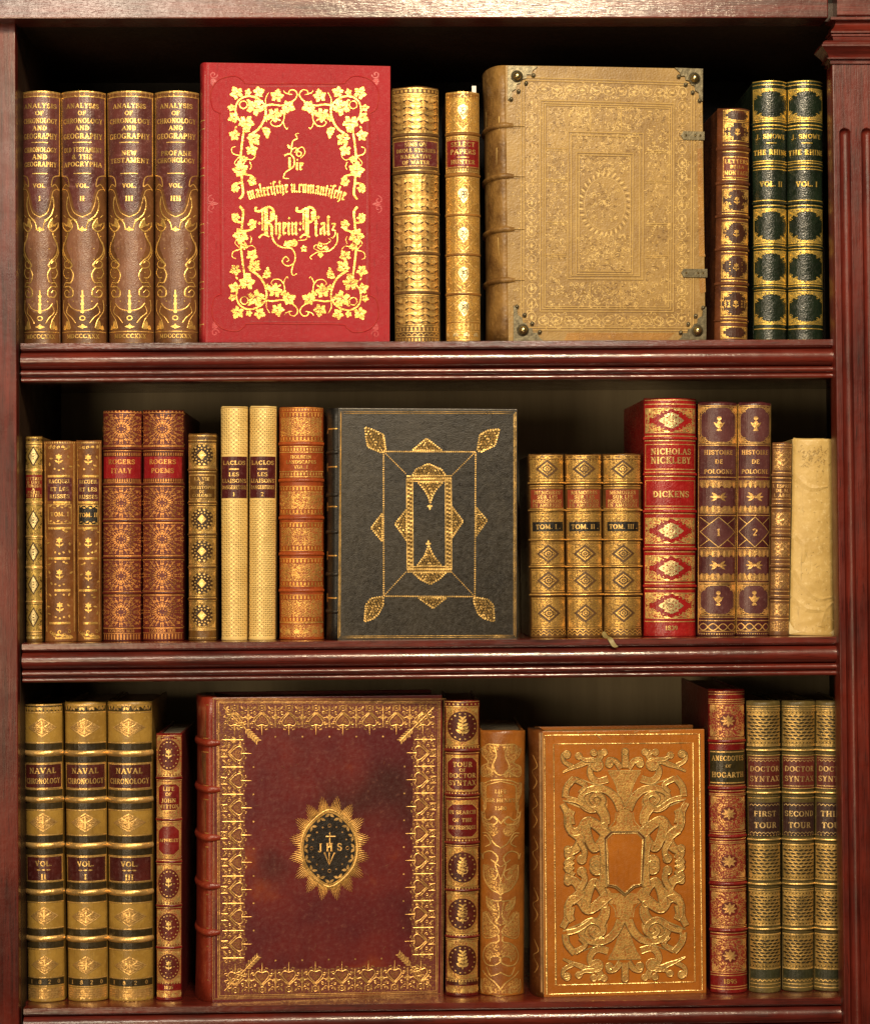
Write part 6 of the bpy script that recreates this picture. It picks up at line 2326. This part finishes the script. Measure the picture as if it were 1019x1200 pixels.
def draw_strap(a):
    CX, CY = 731.0, 1013.0
    for d, w in ((0, 1.1),):
        a.line([(638, 861), (819, 860.5), (823, 1161), (640.5, 1162.5)], 1.2, 1, 1, closed=True, ridge=.0003)
    a.line([(648.6, 871.2), (811.6, 871), (814.2, 1151), (651, 1152)], 1.1, 1, 1, closed=True, ridge=.0003)

    def z(p):
        return [((645 + x / 5.994) - CX, (865 + y / 5.994) - CY) for x, y in p]

    st = {'L': 1.0}

    def band(b, p, w0, w1=None, sub=5):
        pts = smooth(z(p), sub)
        w0 /= 5.994
        w1 = w0 if w1 is None else w1 / 5.994
        st['L'] += .5
        L = st['L']
        b.k = 0
        b.line(pts, w0 + 2.0, 2, L, w1 + 2.0)
        b.line(pts, w0, 4, L + .15, w1)
        n = len(pts)
        for sg in (-1, 1):
            ed = []
            for i, q in enumerate(pts):
                u, v = pts[max(0, i - 1)], pts[min(n - 1, i + 1)]
                l = hypot(v[0] - u[0], v[1] - u[1]) or 1
                w = (w0 + (w1 - w0) * i / (n - 1)) / 2
                ed.append((q[0] - sg * (v[1] - u[1]) / l * w, q[1] + sg * (v[0] - u[0]) / l * w))
            b.line(ed, 1.25, 1, L + .3, ridge=.0004)
        m = max(2, int(n / 2))
        for i in range(1, m):
            q = pts[int(i * (n - 1) / m)]
            b.disc(q[0], q[1], .62, 1, L + .34, 6)

    def knob(b, x, y, r):
        p = z([(x, y)])[0]
        r /= 5.994
        st['L'] += .5
        L = st['L']
        b.k = 0
        b.disc(p[0], p[1], r + .9, 2, L, 12)
        b.disc(p[0], p[1], r, 4, L + .15, 12)
        b.line([(p[0] + r * cos(k * pi / 7), p[1] + r * sin(k * pi / 7)) for k in range(14)], 1.2, 1, L + .3, closed=True, ridge=.0004)
        b.spiral(p[0], p[1], r * .6, 1, 1, .8, 1, L + .34, n=8)

    def quad(b):
        st['L'] = 1.0
        band(b, [(400, 285), (330, 302), (285, 270), (275, 215), (320, 160), (350, 120), (325, 92)], 44, 26)
        band(b, [(345, 190), (270, 160), (205, 185), (150, 205), (85, 236)], 52, 6)
        band(b, [(150, 195), (92, 160), (88, 110), (128, 112)], 26, 14)
        knob(b, 372, 98, 22); knob(b, 300, 100, 22); knob(b, 195, 122, 22); knob(b, 112, 112, 26); knob(b, 320, 185, 44)
        band(b, [(300, 150), (240, 150), (200, 130)], 30, 14)
        band(b, [(490, 210), (450, 160), (405, 150), (402, 185)], 36, 22)
        knob(b, 408, 178, 26)
        # urn
        b.poly(z([(398, 228), (520, 228), (520, 288), (440, 288)]), 4, 1)
        b.line(z([(520, 226), (400, 226)]), .9, 1, 2)
        b.poly(z([(430, 284), (520, 280), (520, 540), (480, 540), (475, 420), (455, 340)]), 4, 1)
        b.curve(z([(405, 240), (440, 295), (466, 370), (478, 430)]), .9, 1, 2)
        # great strap with its spiral
        band(b, [(490, 500), (452, 420), (390, 365), (310, 350), (235, 375), (205, 420)], 54, 30)
        band(b, [(205, 410), (230, 470), (290, 500), (350, 470), (365, 420), (320, 390), (280, 420), (300, 455)], 44, 22)
        b.poly(smooth(z([(220, 400), (300, 370), (390, 420), (380, 520), (300, 515), (225, 470)]), 3, True)[:-1], 4, 1)
        b.line(z([(165, 268), (330, 330)]), 1.4, 1, 2)
        band(b, [(170, 285), (240, 330), (200, 380)], 34, 18)
        band(b, [(165, 275), (112, 340), (100, 410)], 38, 38)
        b.line(z([(85, 430), (300, 520)]), 1.6, 1, 2)
        band(b, [(110, 420), (190, 440), (280, 500)], 34, 24)
        band(b, [(340, 480), (375, 540), (380, 600)], 70, 50)
        knob(b, 372, 612, 22)
        # waist
        b.poly(z([(462, 520), (520, 520), (520, 690), (430, 690), (380, 740), (360, 700), (410, 620), (455, 610)]), 4, 1)
        b.curve(z([(455, 520), (445, 580), (410, 620), (380, 640)]), .9, 1, 2)
        # side serpent
        band(b, [(80, 455), (112, 520), (118, 600), (150, 650), (205, 640), (250, 580), (310, 600), (400, 680)], 34, 66)
        band(b, [(150, 500), (130, 540), (135, 600)], 36, 60)
        band(b, [(240, 600), (262, 700), (300, 770), (345, 730), (370, 680)], 56, 44)
        band(b, [(140, 640), (205, 700), (175, 770), (120, 800), (150, 850)], 60, 44)
        band(b, [(150, 850), (120, 870), (150, 890)], 50, 50)
        knob(b, 118, 775, 24); knob(b, 215, 845, 30); knob(b, 320, 868, 48); knob(b, 120, 862, 22)
        band(b, [(362, 740), (372, 800), (372, 885)], 56, 50)
        band(b, [(200, 720), (235, 790), (215, 860)], 36, 30)
    a.push(CX, CY)
    a.mir4(quad)

    def palm(b):
        st['L'] = 12.0
        band(b, [(517.5, 205), (517.5, 150), (517.5, 95)], 40, 40)
        knob(b, 517.5, 92, 22)
    a.mirv(palm)
    # shield
    sh = [(-21.5, -30), (-14.5, -37), (14.5, -37), (21.5, -30), (19, 22), (10, 24), (0, 33), (-10, 24), (-19, 22)]
    a.poly([(x * 1.12, y * 1.06) for x, y in sh], 2, 16)
    a.poly(sh, 0, 17)
    a.line(sh, 1.6, 1, 18, closed=True, ridge=.0005)
    a.line([(x * 1.13, y * 1.07) for x, y in sh], .9, 1, 17, closed=True)
    a.pop()
    a.curve([(704, 866), (700, 862), (698, 858)], 1.2, 5, 2)
    for p in ((676, 858, 684, 857), (760, 857, 772, 857.5), (816, 935, 817, 955), (742, 858, 747, 857)):
        a.line([p[:2], p[2:]], 1.6, 5, 2, w1=.4)
    a.line([(635.5, 858), (636.5, 1162)], 1.6, 5, 1)


def strap_spine(a):
    for y in (905, 950, 1000, 1060, 1120):
        a.curve([(.3, y - 20), (.14, y - 8), (.34, y), (.16, y + 10), (.3, y + 20)], .03, 1, 1)
    a.rect(.02, 858, .07, 1160, 5, 1)


cover_book(2, (633.5, 856.4, 824.8, 855, 635, 1166, 827.8, 1164.6), 'orange-tan calf cover with gilt strapwork around an empty shield', [TANC, gilt((1.0, .74, .32), .30, (.8, .45, .12), .1), TANC_D, GOLD, stipple((1.25, 0.80, 0.26), (0.30, 0.10, 0.014), 620, .43, .48), leather((.46, .29, .12), (.36, .2, .07), .5)], draw_strap,
           rot=4.0, T=.055, sag=.0085, yf=-.006, spine_draw=strap_spine, spine_mats=[TANC_D, DULLG, TANC_D, TANC_D, TANC_D, leather((.40, .22, .08))], pages=PAGESG)

# ---- Hogarth
HOG_L = leather((0.25, 0.017, 0.016), (0.16, 0.010, 0.010), .30, .3, None, .55)


def draw_hog(a, hw):
    for y0, y1 in ((826, 864), (934, 974), (990, 1030), (1046, 1085), (1101, 1140)):
        cy = (y0 + y1) / 2
        a.rect(-hw * .9, y0, hw * .9, y1, 4, 0)
        foliage(a, hw * .92, y0, y1, 21, 13, 1, 2, 1.0, lambda x, y: hypot(x, y) > .42)
        cornerpieces(a, -hw * .9, y0, hw * .9, y1, 8, 1, 2)
        a.disc(0, cy, 8.2, 2, 3, 14)
        for k in range(8):
            a.leaf(0, cy, k * pi / 4, 7.4, 3, 1, 4)
        for k in range(8):
            a.disc(10.4 * cos(k * pi / 4 + .4), cy + 10.4 * sin(k * pi / 4 + .4), 1.0, 1, 4, 6)
        rules(a, hw, (y0 - 1.2, y1 + 1.2), .9, 1, .93)
    rules(a, hw, (811, 814, 820, 822.4, 866.6, 872, 921.6, 927.6, 931, 978, 984, 987, 1033, 1040, 1043, 1088, 1094.5, 1098, 1144, 1157, 1160, 1163), .9, 1, .93)
    a.text('1895', 0, 1150.6, 5.2, hw, 5, 3)


spine_book(2, (831, 873.6, 808, 834, 877, 1165), 'tall red gilt spine with dark olive label lettered ANECDOTES OF HOGARTH', None,
           [HOG_L, gilt((1.0, .62, .26), .36, (.5, .14, .05), .25), leather((.2, .03, .02)), GOLDP, stipple((0.95, 0.52, 0.18), (0.19, 0.014, 0.011), 700, .52, .57), GOLD], draw_hog,
           labels=[dict(box=(-19.6, 879.5, 19.6, 920), mats=[leather((0.060, 0.048, 0.016), (0.036, 0.028, 0.01), .32, .25, (.1, .08, .03), .5), GOLDP], lines=[('ANECDOTES', 889, 5.6), ('OF', 898, 3.4), ('HOGARTH', 908.4, 5.8)],
                        draw=lambda la: (la.rect(-19, 881, 19, 882.2, 1, 3), la.rect(-19, 917.4, 19, 918.6, 1, 3)))],
           bands=[(869.2, 4.2), (924.6, 4.2), (981, 4.2), (1036.8, 4.2), (1091.4, 4.2)], A=46, depth=.20, band_h=.0013, cover=leather((0.16, 0.010, 0.010), (0.10, 0.006, 0.006), .45, .2))

# ---- three green-gold volumes with lattice tooling
SYN_L = leather((0.165, 0.125, 0.045), (0.10, 0.076, 0.028), .40, .4, (.27, .205, .08), .4)
SYN_G = leather((0.060, 0.062, 0.030), (0.036, 0.038, 0.02), .44, .4)


def draw_syn(a, hw):
    for y0, y1 in ((838, 868), (995, 1026), (1050, 1080), (1101, 1130)):
        a.rect(-hw * .92, y0 - 4, hw * .92, y1 + 4, 4, 0)
        n, m = 8, 6
        dy = (y1 - y0) / n
        for r_ in range(n):
            for c in range(-1, m + 1):
                x = -hw * .84 + 1.68 * hw * (c + (.75 if r_ % 2 else .25)) / m
                if abs(x) > hw * .88:
                    continue
                y = y0 + dy * (r_ + .5)
                sg = 1 if x > 0 else -1
                a.leaf(x - 2.8, y + sg * .7, -sg * .25, 5.6, 2.5, 2, 1)
                a.line([(x - 2.8, y + sg * .7 - 1.3), (x, y - 1.6), (x + 2.8, y - sg * .7 - 1.0)], .55, 1, 2)
        dots(a, hw, y0 - 2.6, 11, .8, 2, 2)
        dots(a, hw, y1 + 2.6, 11, .8, 2, 2)
        rules(a, hw, (y0 - 5, y1 + 5), .9, 1, .93)
    for y in (880, 930, 985, 1037, 1089.6):
        rules(a, hw, (y - 5.6, y + 5.6), .9, 1, .93)
        rules(a, hw, (y - 4, y + 4), .6, 2, .93)
    rules(a, hw, (828, 831, 1136, 1153.5, 1157.6), .9, 1, .93)
    a.rect(-hw * .92, 1137, hw * .92, 1147, 5, 0)
    waves(a, hw, 1150.6, 8, 2, .9)


SYM = [SYN_L, gilt((.92, .66, .26), .40, (.2, .15, .05), .3), leather((.065, .048, .02)), GOLDP, gilt((.60, .42, .15), .44, (.18, .13, .05), .4), SYN_G]
SY_R = leather((0.165, 0.034, 0.026), (0.11, 0.022, 0.018), .38, .3, (.25, .1, .07), .45)
SY_P = leather((0.072, 0.034, 0.030), (0.045, 0.022, 0.02), .38, .3, (.13, .08, .065), .45)
for q, t, lab, yf in (((876, 915.8, 822, 880.2, 916, 1164), 'FIRST', 'green-gold lattice spine lettered FIRST TOUR, beside the tall red spine', 0), ((917, 956.6, 821.6, 918.8, 954.4, 1162.6), 'SECOND', 'green-gold lattice spine lettered SECOND TOUR, middle of three', .001),
                      ((957.4, 997, 822, 956, 993, 1162), 'THIRD', 'green-gold lattice spine lettered THIRD TOUR, half hidden by the pilaster', .001)):
    spine_book(2, q, lab, 'three green-gold lattice volumes on the bottom shelf', SYM, draw_syn,
               labels=[dict(box=(-17, 887, 17, 924), mats=[SY_R, gilt((.8, .58, .28), .4, (.3, .1, .05), .3)], lines=[('DOCTOR', 901.4, 6), ('SYNTAX', 913, 6)], draw=lambda la: (la.rect(-16, 888.5, 16, 889.5, 1, 3), waves(la, 17, 893, 8, 2, .7), la.rect(-16, 921, 16, 922, 1, 3))),
                       dict(box=(-17, 941, 17, 980), mats=[SY_P, gilt((.8, .60, .30), .4, (.25, .15, .06), .3)], lines=[(t, 954, 6.2), ('TOUR', 967.4, 6.4)], draw=lambda la: (waves(la, 17, 945, 8, 2, .7), waves(la, 17, 977.6, 8, 2, .7)))],
               bands=[(y, 4.2, (0, 1, 0, 0)) for y in (880, 930, 985, 1037, 1089.6)], A=50, depth=.15, head=.0014, yf=yf)

# ================================================================== THE BOOKCASE
WOOD_H = wood('mahogany_rails', (0.05, 1, 1))
WOOD_V = wood('mahogany_uprights', (1, 1, 0.045), coat=.25, cr=.26, spec=.28)
WOOD_D = wood('dark_interior_wood', (1, 1, 0.1), (0.030, 0.013, 0.008), (0.014, 0.007, 0.004), 0.5, 0.1, .35, .25)
BACK_W = plain('back_board_wood', (0.29, 0.235, 0.14), (0.37, 0.30, 0.18), 60, 0.6, 0.2, (1, 1, .08))
case = empty('bookcase', 'dark red mahogany bookcase with three moulded shelves and a fluted pilaster', 'bookcase')

YF = -.027                                   # front of the shelf mouldings
YBACK = .255
XL = P(24.5, 600, YF).x
XR = P(981, 600, YF).x
XWL, XWR = P(22, 600, YF).x - .0005, P(1040, 600, YF).x


def sweep_x(bm, prof, x0, x1, mat=0, seg=1, round_ends=.0):
    """profile of (y, z) drawn along x"""
    cols = []
    for k in range(seg + 1):
        x = x0 + (x1 - x0) * k / seg
        cols.append([bm.verts.new((x, y, z)) for y, z in prof])
    n = len(prof)
    for a, b in zip(cols, cols[1:]):
        for i in range(n):
            j = (i + 1) % n
            f = bm.faces.new((a[i], a[j], b[j], b[i]))
            f.material_index = mat
    bm.faces.new(cols[0])
    bm.faces.new(cols[-1][::-1])


for k, zt in enumerate(SHELF_Z):
    u = S * .985
    prof = [(.004, 0), (YF + .0040, 0), (YF + .0026, -.6 * u), (YF + .0024, -7 * u), (YF + .0034, -8.4 * u), (YF + .0050, -9.5 * u)]
    cy_, cz_, rr = YF + .0098, -20.5 * u, 10.2 * u
    for i in range(13):
        t = R(100 - i * 16.7)
        prof.append((cy_ - (.0098) * cos(t), cz_ + rr * sin(t)))
    prof += [(YF + .0080, -31.5 * u), (YF + .0046, -32.6 * u)]
    for i in range(7):
        t = R(80 - i * 26.6)
        prof.append((YF + .0046 - .0018 * cos(t), -35.6 * u + 2.8 * u * sin(t)))
    prof += [(YF + .0070, -39.2 * u), (YF + .0064, -40.4 * u)]
    for i in range(7):
        t = R(80 - i * 26.6)
        prof.append((YF + .0064 - .0016 * cos(t), -43.2 * u + 2.6 * u * sin(t)))
    prof += [(YF + .0095, -46.2 * u), (.004, -46.2 * u)]
    bm = bmesh.new()
    sweep_x(bm, [(y, zt + z) for y, z in prof], XL, XR)
    sh = bm_obj('shelf', bm, [WOOD_H], case)
    me = sh.data
    me.polygons.foreach_set('use_smooth', [True] * len(me.polygons))
    me.set_sharp_from_angle(angle=R(32))
    bm = bmesh.new()
    box(bm, XWL, XWR, .0042, YBACK, zt - .029, zt - .0002)
    bm_obj('shelf_board', bm, [WOOD_H], sh)

zt0 = P(500, 21.0, -.048).z                  # underside of the top rail
zbot = SHELF_Z[2] - .12
ztop = P(500, -40, -.048).z
# back, sides, top
bm = bmesh.new()
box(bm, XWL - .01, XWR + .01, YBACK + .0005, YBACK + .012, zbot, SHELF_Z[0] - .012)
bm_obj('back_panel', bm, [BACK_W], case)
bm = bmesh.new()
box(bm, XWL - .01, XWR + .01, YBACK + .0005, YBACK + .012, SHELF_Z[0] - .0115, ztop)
bm_obj('back_panel', bm, [plain('shaded_back_board', (0.010, 0.007, 0.005), (0.018, 0.012, 0.008), 60, .6, .2, (1, 1, .08))], case)  # top bay: its deep shade is put into the near-black board colour
bm = bmesh.new()
box(bm, XWL - .022, XWL, -.0185, YBACK, zbot, ztop, .0004)
bm_obj('side_panel', bm, [WOOD_D], case)
bm = bmesh.new()
box(bm, XWR, XWR + .022, .012, YBACK, zbot, ztop, .0004)
bm_obj('side_panel', bm, [WOOD_D], case)
bm = bmesh.new()
box(bm, XWL, XWR, -.018, YBACK, zt0 + .004, zt0 + .022)
bm_obj('top_board', bm, [WOOD_D], case)


def lean_prism(bm, xa, xb, y0, y1, z0, z1, bev=.0012):
    """upright whose edges are given at the foot and at the head"""
    (xa0, xa1), (xb0, xb1) = xa, xb
    pts = [(xa0, y0, z0), (xb0, y0, z0), (xb0, y1, z0), (xa0, y1, z0), (xa1, y0, z1), (xb1, y0, z1), (xb1, y1, z1), (xa1, y1, z1)]
    v = [bm.verts.new(p) for p in pts]
    fs = [bm.faces.new([v[i] for i in f]) for f in ((0, 1, 5, 4), (1, 2, 6, 5), (2, 3, 7, 6), (3, 0, 4, 7), (3, 2, 1, 0), (4, 5, 6, 7))]
    bmesh.ops.bevel(bm, geom=list({e for f in fs for e in f.edges}), offset=bev, segments=3, profile=.6, affect='EDGES')


YP = -.034
bm = bmesh.new()
b, t = P(22.3, 1230, YP), P(17.8, 30, YP)
lean_prism(bm, (b.x - .09, t.x - .09), (b.x, t.x), YP, -.0186, b.z, zt0 - .0002)
o = bm_obj('left_stile', bm, [WOOD_V], case, True)
o.data.set_sharp_from_angle(angle=R(32))
# top rail
YT = -.054
bm = bmesh.new()
xr_ = P(970, 10, YT).x
box(bm, XWL - .10, xr_, YT, -.0188, P(500, 20.8, YT).z, ztop, .0012)
bm_obj('top_rail', bm, [WOOD_H], case)

# fluted pilaster on the right: a relief with round-headed flutes
YPI = -.038
pil_t, pil_b = P(974.5, 75, YPI), P(989, 1215, YPI)
ztp, zbp = pil_t.z, pil_b.z
wid = .085
fl_top = P(990, 150, YPI).z
fw, pitch, first = .0056, 26.3 * S * .977, .0118
flz = fl_top - fw
nxs = sorted(set([0, .0006, .0012, .002, .0035] + [round(first + pitch * k + fw * q / 8, 6) for k in range(3) for q in range(-10, 11)] + [wid]))
nxs = [x for x in nxs if 0 <= x <= wid]
nzs = [ztp, ztp - .02] + [fl_top + .002 - (fw + .004) * q / 14 for q in range(15)] + [flz - .03 - q * .1 for q in range(10)] + [zbp]
nzs = sorted([z for z in nzs if zbp <= z <= ztp], reverse=True)


def fdep(x, z):
    d = 0
    for k in range(3):
        dx = x - (first + pitch * k)
        dz = max(0.0, z - flz)
        r = hypot(dx, dz)
        if r < fw:
            d = max(d, sqrt(fw * fw - r * r) * .95)
    e = .0012 - x
    if e > 0:
        d = max(d, .0012 - sqrt(max(0, .0012 ** 2 - e * e)))
    return d


V, F = [], []
for z in nzs:
    q = (ztp - z) / (ztp - zbp)
    x0 = pil_t.x + (pil_b.x - pil_t.x) * q
    V.append((x0, -.0135, z))
    for x in nxs:
        V.append((x0 + x, YPI + fdep(x, z), z))
m = len(nxs) + 1
for j in range(len(nzs) - 1):
    for i in range(m - 1):
        F.append((j * m + i, (j + 1) * m + i, (j + 1) * m + i + 1, j * m + i + 1))
o = mesh_obj('pilaster', V, F, [WOOD_V], case, None, True)
o.data.set_sharp_from_angle(angle=R(38))
# inner edge behind the pilaster that the shelves run into
bm = bmesh.new()
b, t = P(990, 1230, -.013), P(974, 30, -.013)
lean_prism(bm, (b.x, t.x), (b.x + .08, t.x + .08), -.013, .003, b.z, zt0 - .0002, .0008)
bm_obj('right_stile', bm, [WOOD_V], case)


# capital and frieze block: rectangles lofted along a moulded profile (photo y, projection)
def loft(name, steps, xl_px, yfront):
    bm = bmesh.new()
    rings = []
    for py, pr in steps:
        z = P(990, py, yfront).z
        xl = P(xl_px, py, yfront).x - pr
        rings.append([bm.verts.new((xl, -.0136, z)), bm.verts.new((xl, yfront - pr, z)), bm.verts.new((xl + .14, yfront - pr, z))])
    for a_, b_ in zip(rings, rings[1:]):
        for i in range(2):
            bm.faces.new((a_[i], b_[i], b_[i + 1], a_[i + 1]))
    me = bm_obj(name, bm, [WOOD_H], case, True)
    me.data.set_sharp_from_angle(angle=R(30))


loft('capital', [(75.2, -.012), (74.8, .002), (70.2, .002), (69.8, .0055), (68.6, .0055), (68.2, .004), (66, .0045), (63, .0065), (60, .0095), (57.6, .0118), (57, .0126), (55.2, .0126), (54.6, .0118), (52, .0110),
                 (49.2, .008), (48.8, -.002), (42.2, -.001), (41.6, .0006), (40, .0006), (39.6, -.002), (38.6, -.002), (38.2, .0012), (36.4, .0012), (34, 0), (31, -.0025), (27, -.004), (23.2, -.0045), (22.8, .0016), (19.8, .0016), (19.2, -.004), (18.2, -.004)], 974.5, YPI)
loft('frieze_block', [(18.2, -.0035), (17.6, -.0005), (16.6, 0), (-40, 0)], 980.5, YPI)

# ================================================================== LIGHT
w = bpy.data.worlds.new('World')
scene.world = w
w.use_nodes = True
bg = w.node_tree.nodes['Background']
bg.inputs[0].default_value = (1.0, 0.72, 0.46, 1)
bg.inputs[1].default_value = 0.035


def area(name, loc, target, size, power, color, sy=None):
    l = bpy.data.lights.new(name, 'AREA')
    l.shape = 'RECTANGLE'
    l.size, l.size_y = size, sy or size
    l.energy = power
    l.color = color
    o = bpy.data.objects.new(name, l)
    COL.objects.link(o)
    o.location = loc
    o.rotation_euler = (Vector(target) - Vector(loc)).to_track_quat('-Z', 'Y').to_euler()
    return o


area('ceiling_lamp', (.18, -1.75, 1.28), (0, 0, -.08), .42, 56, (1.0, .80, .52), .26)
area('second_lamp', (-.60, -2.1, .98), (-.1, 0, .0), .36, 13, (1.0, .84, .64), .55)
area('small_lamp', (.26, -2.15, .76), (0, 0, .2), .16, 6, (1.0, .88, .70), .34)
area('room_bounce', (-1.0, -2.2, -.30), (0, 0, 0), .8, 19, (1.0, .76, .47))

scene.view_settings.view_transform = 'Standard'
scene.view_settings.look = 'None'
scene.view_settings.exposure = 0
